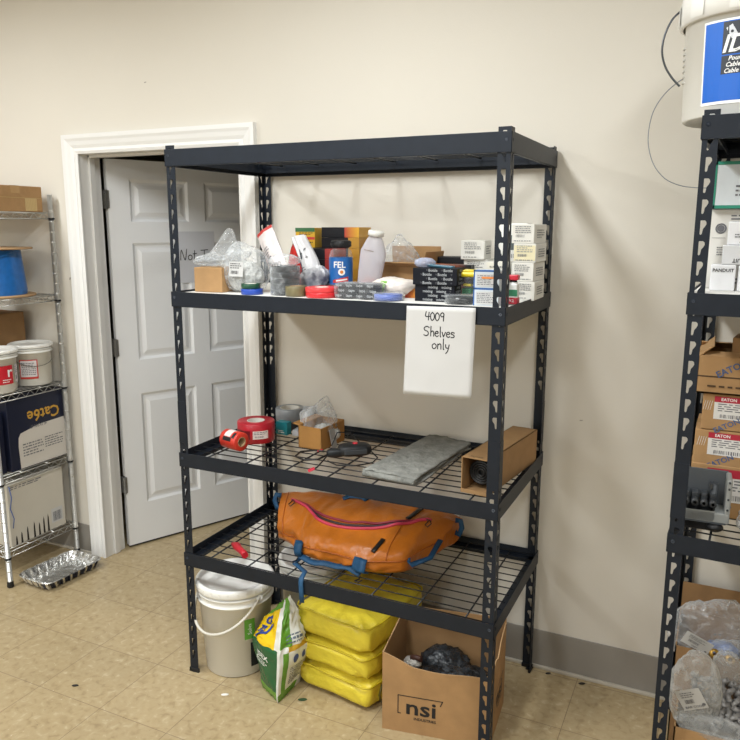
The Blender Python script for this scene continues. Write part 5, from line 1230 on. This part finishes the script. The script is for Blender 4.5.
# brown cartons with red and white shipping labels
CR = M('red_label_band', 'AE2238', .5)
def eaton(tilt=35, lab_=True, seed=1):
    def f(q, T, w, h):
        if lab_:
            q.rect(T, -.022, h * .12, .17, h * .62, 0, .0004); q.rect(T, -.022, h * .36, .17, h * .16, 1, .0008); q.text('EATON', .012, T @ Matrix.Translation((-.070, h * .36, .0006)), 2, True)
            q.print_lines(T, -.022, h * .14, .15, h * .24, 4, 3, seed, .0008); q.barcode(T, -.05, -h * .1, .08, h * .1, 3, seed)
            q.strokes([[(-.135 + i * .006, h * .05), (-.130 + i * .006, h * .3)] for i in range(4)], T, .0012, 0)
        q.text('EATON', .022, T @ Matrix.Translation((-.070 if lab_ else -.02, -h * .36 if lab_ else .0, 0)) @ Matrix.Rotation(radians(tilt), 4, 'Z'), 4, True)
    return f
EM = [M('label_white', 'DAD7D3', .55), CR, WHITE_INK, GREY_INK, M('blue_grey_print', '4A5F86', .6)]
E_Y = .30
SPEC = [('lowest brown carton of the right rack stack, behind the grey enclosure', 1.868, ZR3, .155, .30, True, 5), ('brown carton with a red and white label, second from the bottom on the right rack', 1.866, 1.0335, .105, .285, True, 6), ('brown carton with a red and white label, third from the bottom on the right rack', 1.872, 1.1405, .105, .275, True, 7)]
for lb, x, z, h, w, l_, sd in SPEC:
    carton('brown_carton', lb, 'cardboard box', (x, E_Y + .01, z), radians((sd % 3 - 1) * 1.0), (w, .20, h), CARD, 'brown labelled cartons on the right rack', tape=.05, prints=[('front', 'shipping_label', EM, eaton(30, True, sd))])
t = open_carton('open_carton', 'open topped brown carton with folded flaps, top of the stack on the right rack', 'cardboard box', (1.862, E_Y, 1.2475), 0, (.30, .20, .105), [('f', .03, -68), ('l', .05, -50), ('b', .04, -60)])
q = B(); q.text('EATON', .026, front(-.06, -.1012, .075) @ Matrix.Rotation(radians(30), 4, 'Z'), 0, True); q.text('Xom', .018, front(.055, -.1012, .07), 0); q.print_lines(front(0, -.1012, .022), -.02, 0, .2, .012, 1, 1, 4); obj('printing', q, [M('blue_grey_print'), M('dark_brown_ink')], t)
q = B(); q.box(-.15, .15, -.1008, -.1002, .047, .051); obj('seam', q, M('dark_brown_ink'), t)
carton('brown_carton', 'small brown carton tucked on the open carton at the right edge', 'cardboard box', (1.868, .27, 1.362), radians(-8), (.13, .10, .045), CARD_D)
# grey electrical enclosure
def enclosure():
    t = thing('electrical_enclosure', 'open grey electrical enclosure with four terminal lugs on the right rack', 'electrical enclosure', (1.757, .105, ZR3), rz=radians(2))
    G = M('light_grey_plastic', '8F918F', .45); GD = M('mid_grey_plastic', '4C5054', .45)
    q = B(); q.box(-.058, .062, .045, .050, .028, .158, bev=.002); q.box(-.058, -.054, -.02, .05, .028, .10); q.box(-.058, .062, -.03, .05, .026, .031); obj('back_shell', q, GD, t)
    q = B(); q.face([(-.058, -.030, .031), (.030, -.030, .031), (.034, -.030, .062), (-.050, -.030, .060)]); q.box(-.058, .034, -.030, -.026, .030, .060, bev=.002)
    q.box(.056, .070, -.030, .05, .055, .155, bev=.004); q.box(.030, .070, -.030, .05, .028, .058, bev=.004); obj('front_lip', q, G, t)
    for i in range(4):
        q = B(); x = -.042 + i * .023; q.lathe([(.0045, 0), (.0095, 0), (.0095, .03), (.0045, .03)], n=16, T=front(x, -.004, .078) @ Matrix.Translation((0, 0, -.01))); q.box(x - .008, x + .008, .004, .04, .068, .098, bev=.002); obj('terminal_lug', q, M('dark_grey_lug', '3A3D40', .4), t)
    q = B(); q.cyl(.010, .08, .125, o=(.030, .022, 0), n=16); q.box(.015, .024, .012, .04, .112, .126); obj('breaker_knob', q, M('dark_grey_lug'), t)
    q = B(); [q.cyl(.003, 0, .002, n=8, T=front(.063, -.030, .07 + .03 * k)) for k in range(3)]; q.cyl(.003, 0, .002, n=8, T=front(.063, -.03, .148)); obj('screw', q, M('black_plastic'), t)
    q = B(); q.blob((.036, -.022, .014), (.022, .018, .013), 3, .03, 2, 3, zmin=.0); q.box(-.055, .03, -.02, .045, .0, .026, bev=.003); obj('base_pad', q, M('black_plastic'), t)
enclosure()
film_bag('plastic_bag', 'clear crumpled plastic bag at the right edge of the lower right rack shelf', 'plastic bag', (1.905, .13, ZR3), (0, 0, .03), (.05, .05, .035), 71, amp=.3, zmin=0)
# bottom: cartons of bagged fittings
t = open_carton('open_carton', 'open brown carton of bagged fittings on the floor at the lower right corner', 'cardboard box', (1.915, .155, 0), 0, (.355, .195, .275), [], mat=CARD)
t2 = open_carton('open_carton', 'open brown carton standing behind the front one under the right rack', 'cardboard box', (1.905, .425, 0), 0, (.375, .26, .40), [('b', .10, 5)], mat=CARD_D)
FIT = M('grey_steel_fitting', '8C8986', .5, metal=.45); R = random.Random(8)
def fit():
    t = thing('pipe_fitting', 'small grey steel tube fitting in the loose heap in the front right carton', 'pipe fitting', group='loose steel fittings')
    q = B(); q.lathe([(.0045, -.020), (.0078, -.020), (.0078, .018), (.0045, .018), (.0045, -.020)], n=14); obj('sleeve', q, FIT, t)
    q = B(); q.lathe([(.0088, -.003), (.0105, -.003), (.0105, .004), (.0088, .004)], n=6, smooth=False); obj('hex_collar', q, FIT, t)
    return t
f0 = fit()
# filler board of fittings below the visible layer is the heap itself: stacked layers of copies
k = 0
for lay_ in range(1):
    for i in range(9):
        for j in range(6):
            f = f0 if k == 0 else copy_tree(f0); k += 1
            f.location = (1.785 + .019 * i + R.uniform(-.004, .004), .095 + .023 * j + R.uniform(-.004, .004), .302 + .011 * j + R.uniform(-.004, .004)); f.rotation_euler = (R.uniform(-1.4, 1.4), R.uniform(-1.2, 1.2), R.uniform(0, 6))
q = B(); q.blob((1.87, .155, .16), (.125, .082, .155), 81, .05, 3, 3, zmin=.006, pulls=(((0, .3, 1), 3, .02),)); tag(obj('filled_sack', q, M('dark_grey_sack', '4A4744', .6)), 'dark grey sack of fittings filling the front right carton below the loose heap', 'sack')
def tagged(t, T, w, h, seed, txt):
    q = B(); q.rect(T, 0, 0, w, h, 0, 0); q.print_lines(T, -w * .05, h * .25, w * .6, h * .3, 3, 1, seed); q.barcode(T, -w * .12, -h * .08, w * .36, h * .2, 1, seed); q.text(txt, h * .15, T @ Matrix.Translation((-w * .02, -h * .36, .0004)), 1, True); q.lathe([(.0001, 0), (h * .07, 0)], n=14, T=T @ Matrix.Translation((w * .38, -h * .3, .001)), m=1)
    obj('label', q, [PAPER, GREY_INK], t)
t = film_bag('plastic_bag', 'clear bag with a tilted white square label standing in the front right carton', 'plastic bag', (1.785, .115, .270), (0, 0, .090), (.066, .035, .112), 91, mat=CLEARBAG2, amp=.16, pulls=(((0, 0, 1), 5, .02),), zmin=-.02)
tagged(t, frame((-.008, -.046, .098), (.88, -.04, -.30 + .75), (-.30, -.2, .88)), .070, .072, 3, 'BAR CODE')
film_bag('plastic_bag', 'clear folded bag lying across the front of the lower right carton', 'plastic bag', (1.840, .085, .262), (0, 0, .020), (.095, .030, .034), 92, mat=CLEARBAG2, amp=.2, rz=radians(-6), zmin=0)
film_bag('plastic_bag', 'clear crumpled bag behind the loose steel fittings', 'plastic bag', (1.868, .235, .345), (0, 0, .045), (.038, .018, .055), 93, mat=CLEARBAG2, amp=.24, zmin=0)
def blueparts(t):
    q = B(); q.blob((.05, 0, .03), (.05, .04, .03), 3, .3, 5, 3); obj('blue_parts', q, M('blue_grey_parts', '6C80B0', .4, nz=(30, .5)), t)
t = film_bag('plastic_bag', 'clear bag of blue parts with a dim white label in the rear right carton', 'plastic bag', (1.80, .36, .345), (0, 0, .075), (.10, .06, .10), 94, contents=blueparts, mat=CLEARBAG, amp=.18, pulls=(((.5, 0, .8), 8, .05),), zmin=0)
tagged(t, frame((-.02, -.075, .085), (.9, 0, -.35), (.30, -.25, .9)), .085, .052, 6, 'PART')
film_bag('plastic_bag', 'clear bag of yellow fittings in the rear right carton', 'plastic bag', (1.90, .345, .335), (0, 0, .04), (.085, .04, .05), 95, mat=CLEARBAG, amp=.22, zmin=0)
for i, (x, y, z) in enumerate(((1.828, .300, .400), (1.873, .298, .392))):
    q = B(); q.lathe([(.006, 0), (.014, 0), (.014, .02), (.006, .02)], n=18); tag(obj('brass_fitting', q, M('brass', 'B08A3E', .35, metal=.6), loc=(x, y, z), rot=(radians(60), .3, 0)), ('left' if i == 0 else 'right') + ' one of two brass fittings in the rear right carton', 'pipe fitting')
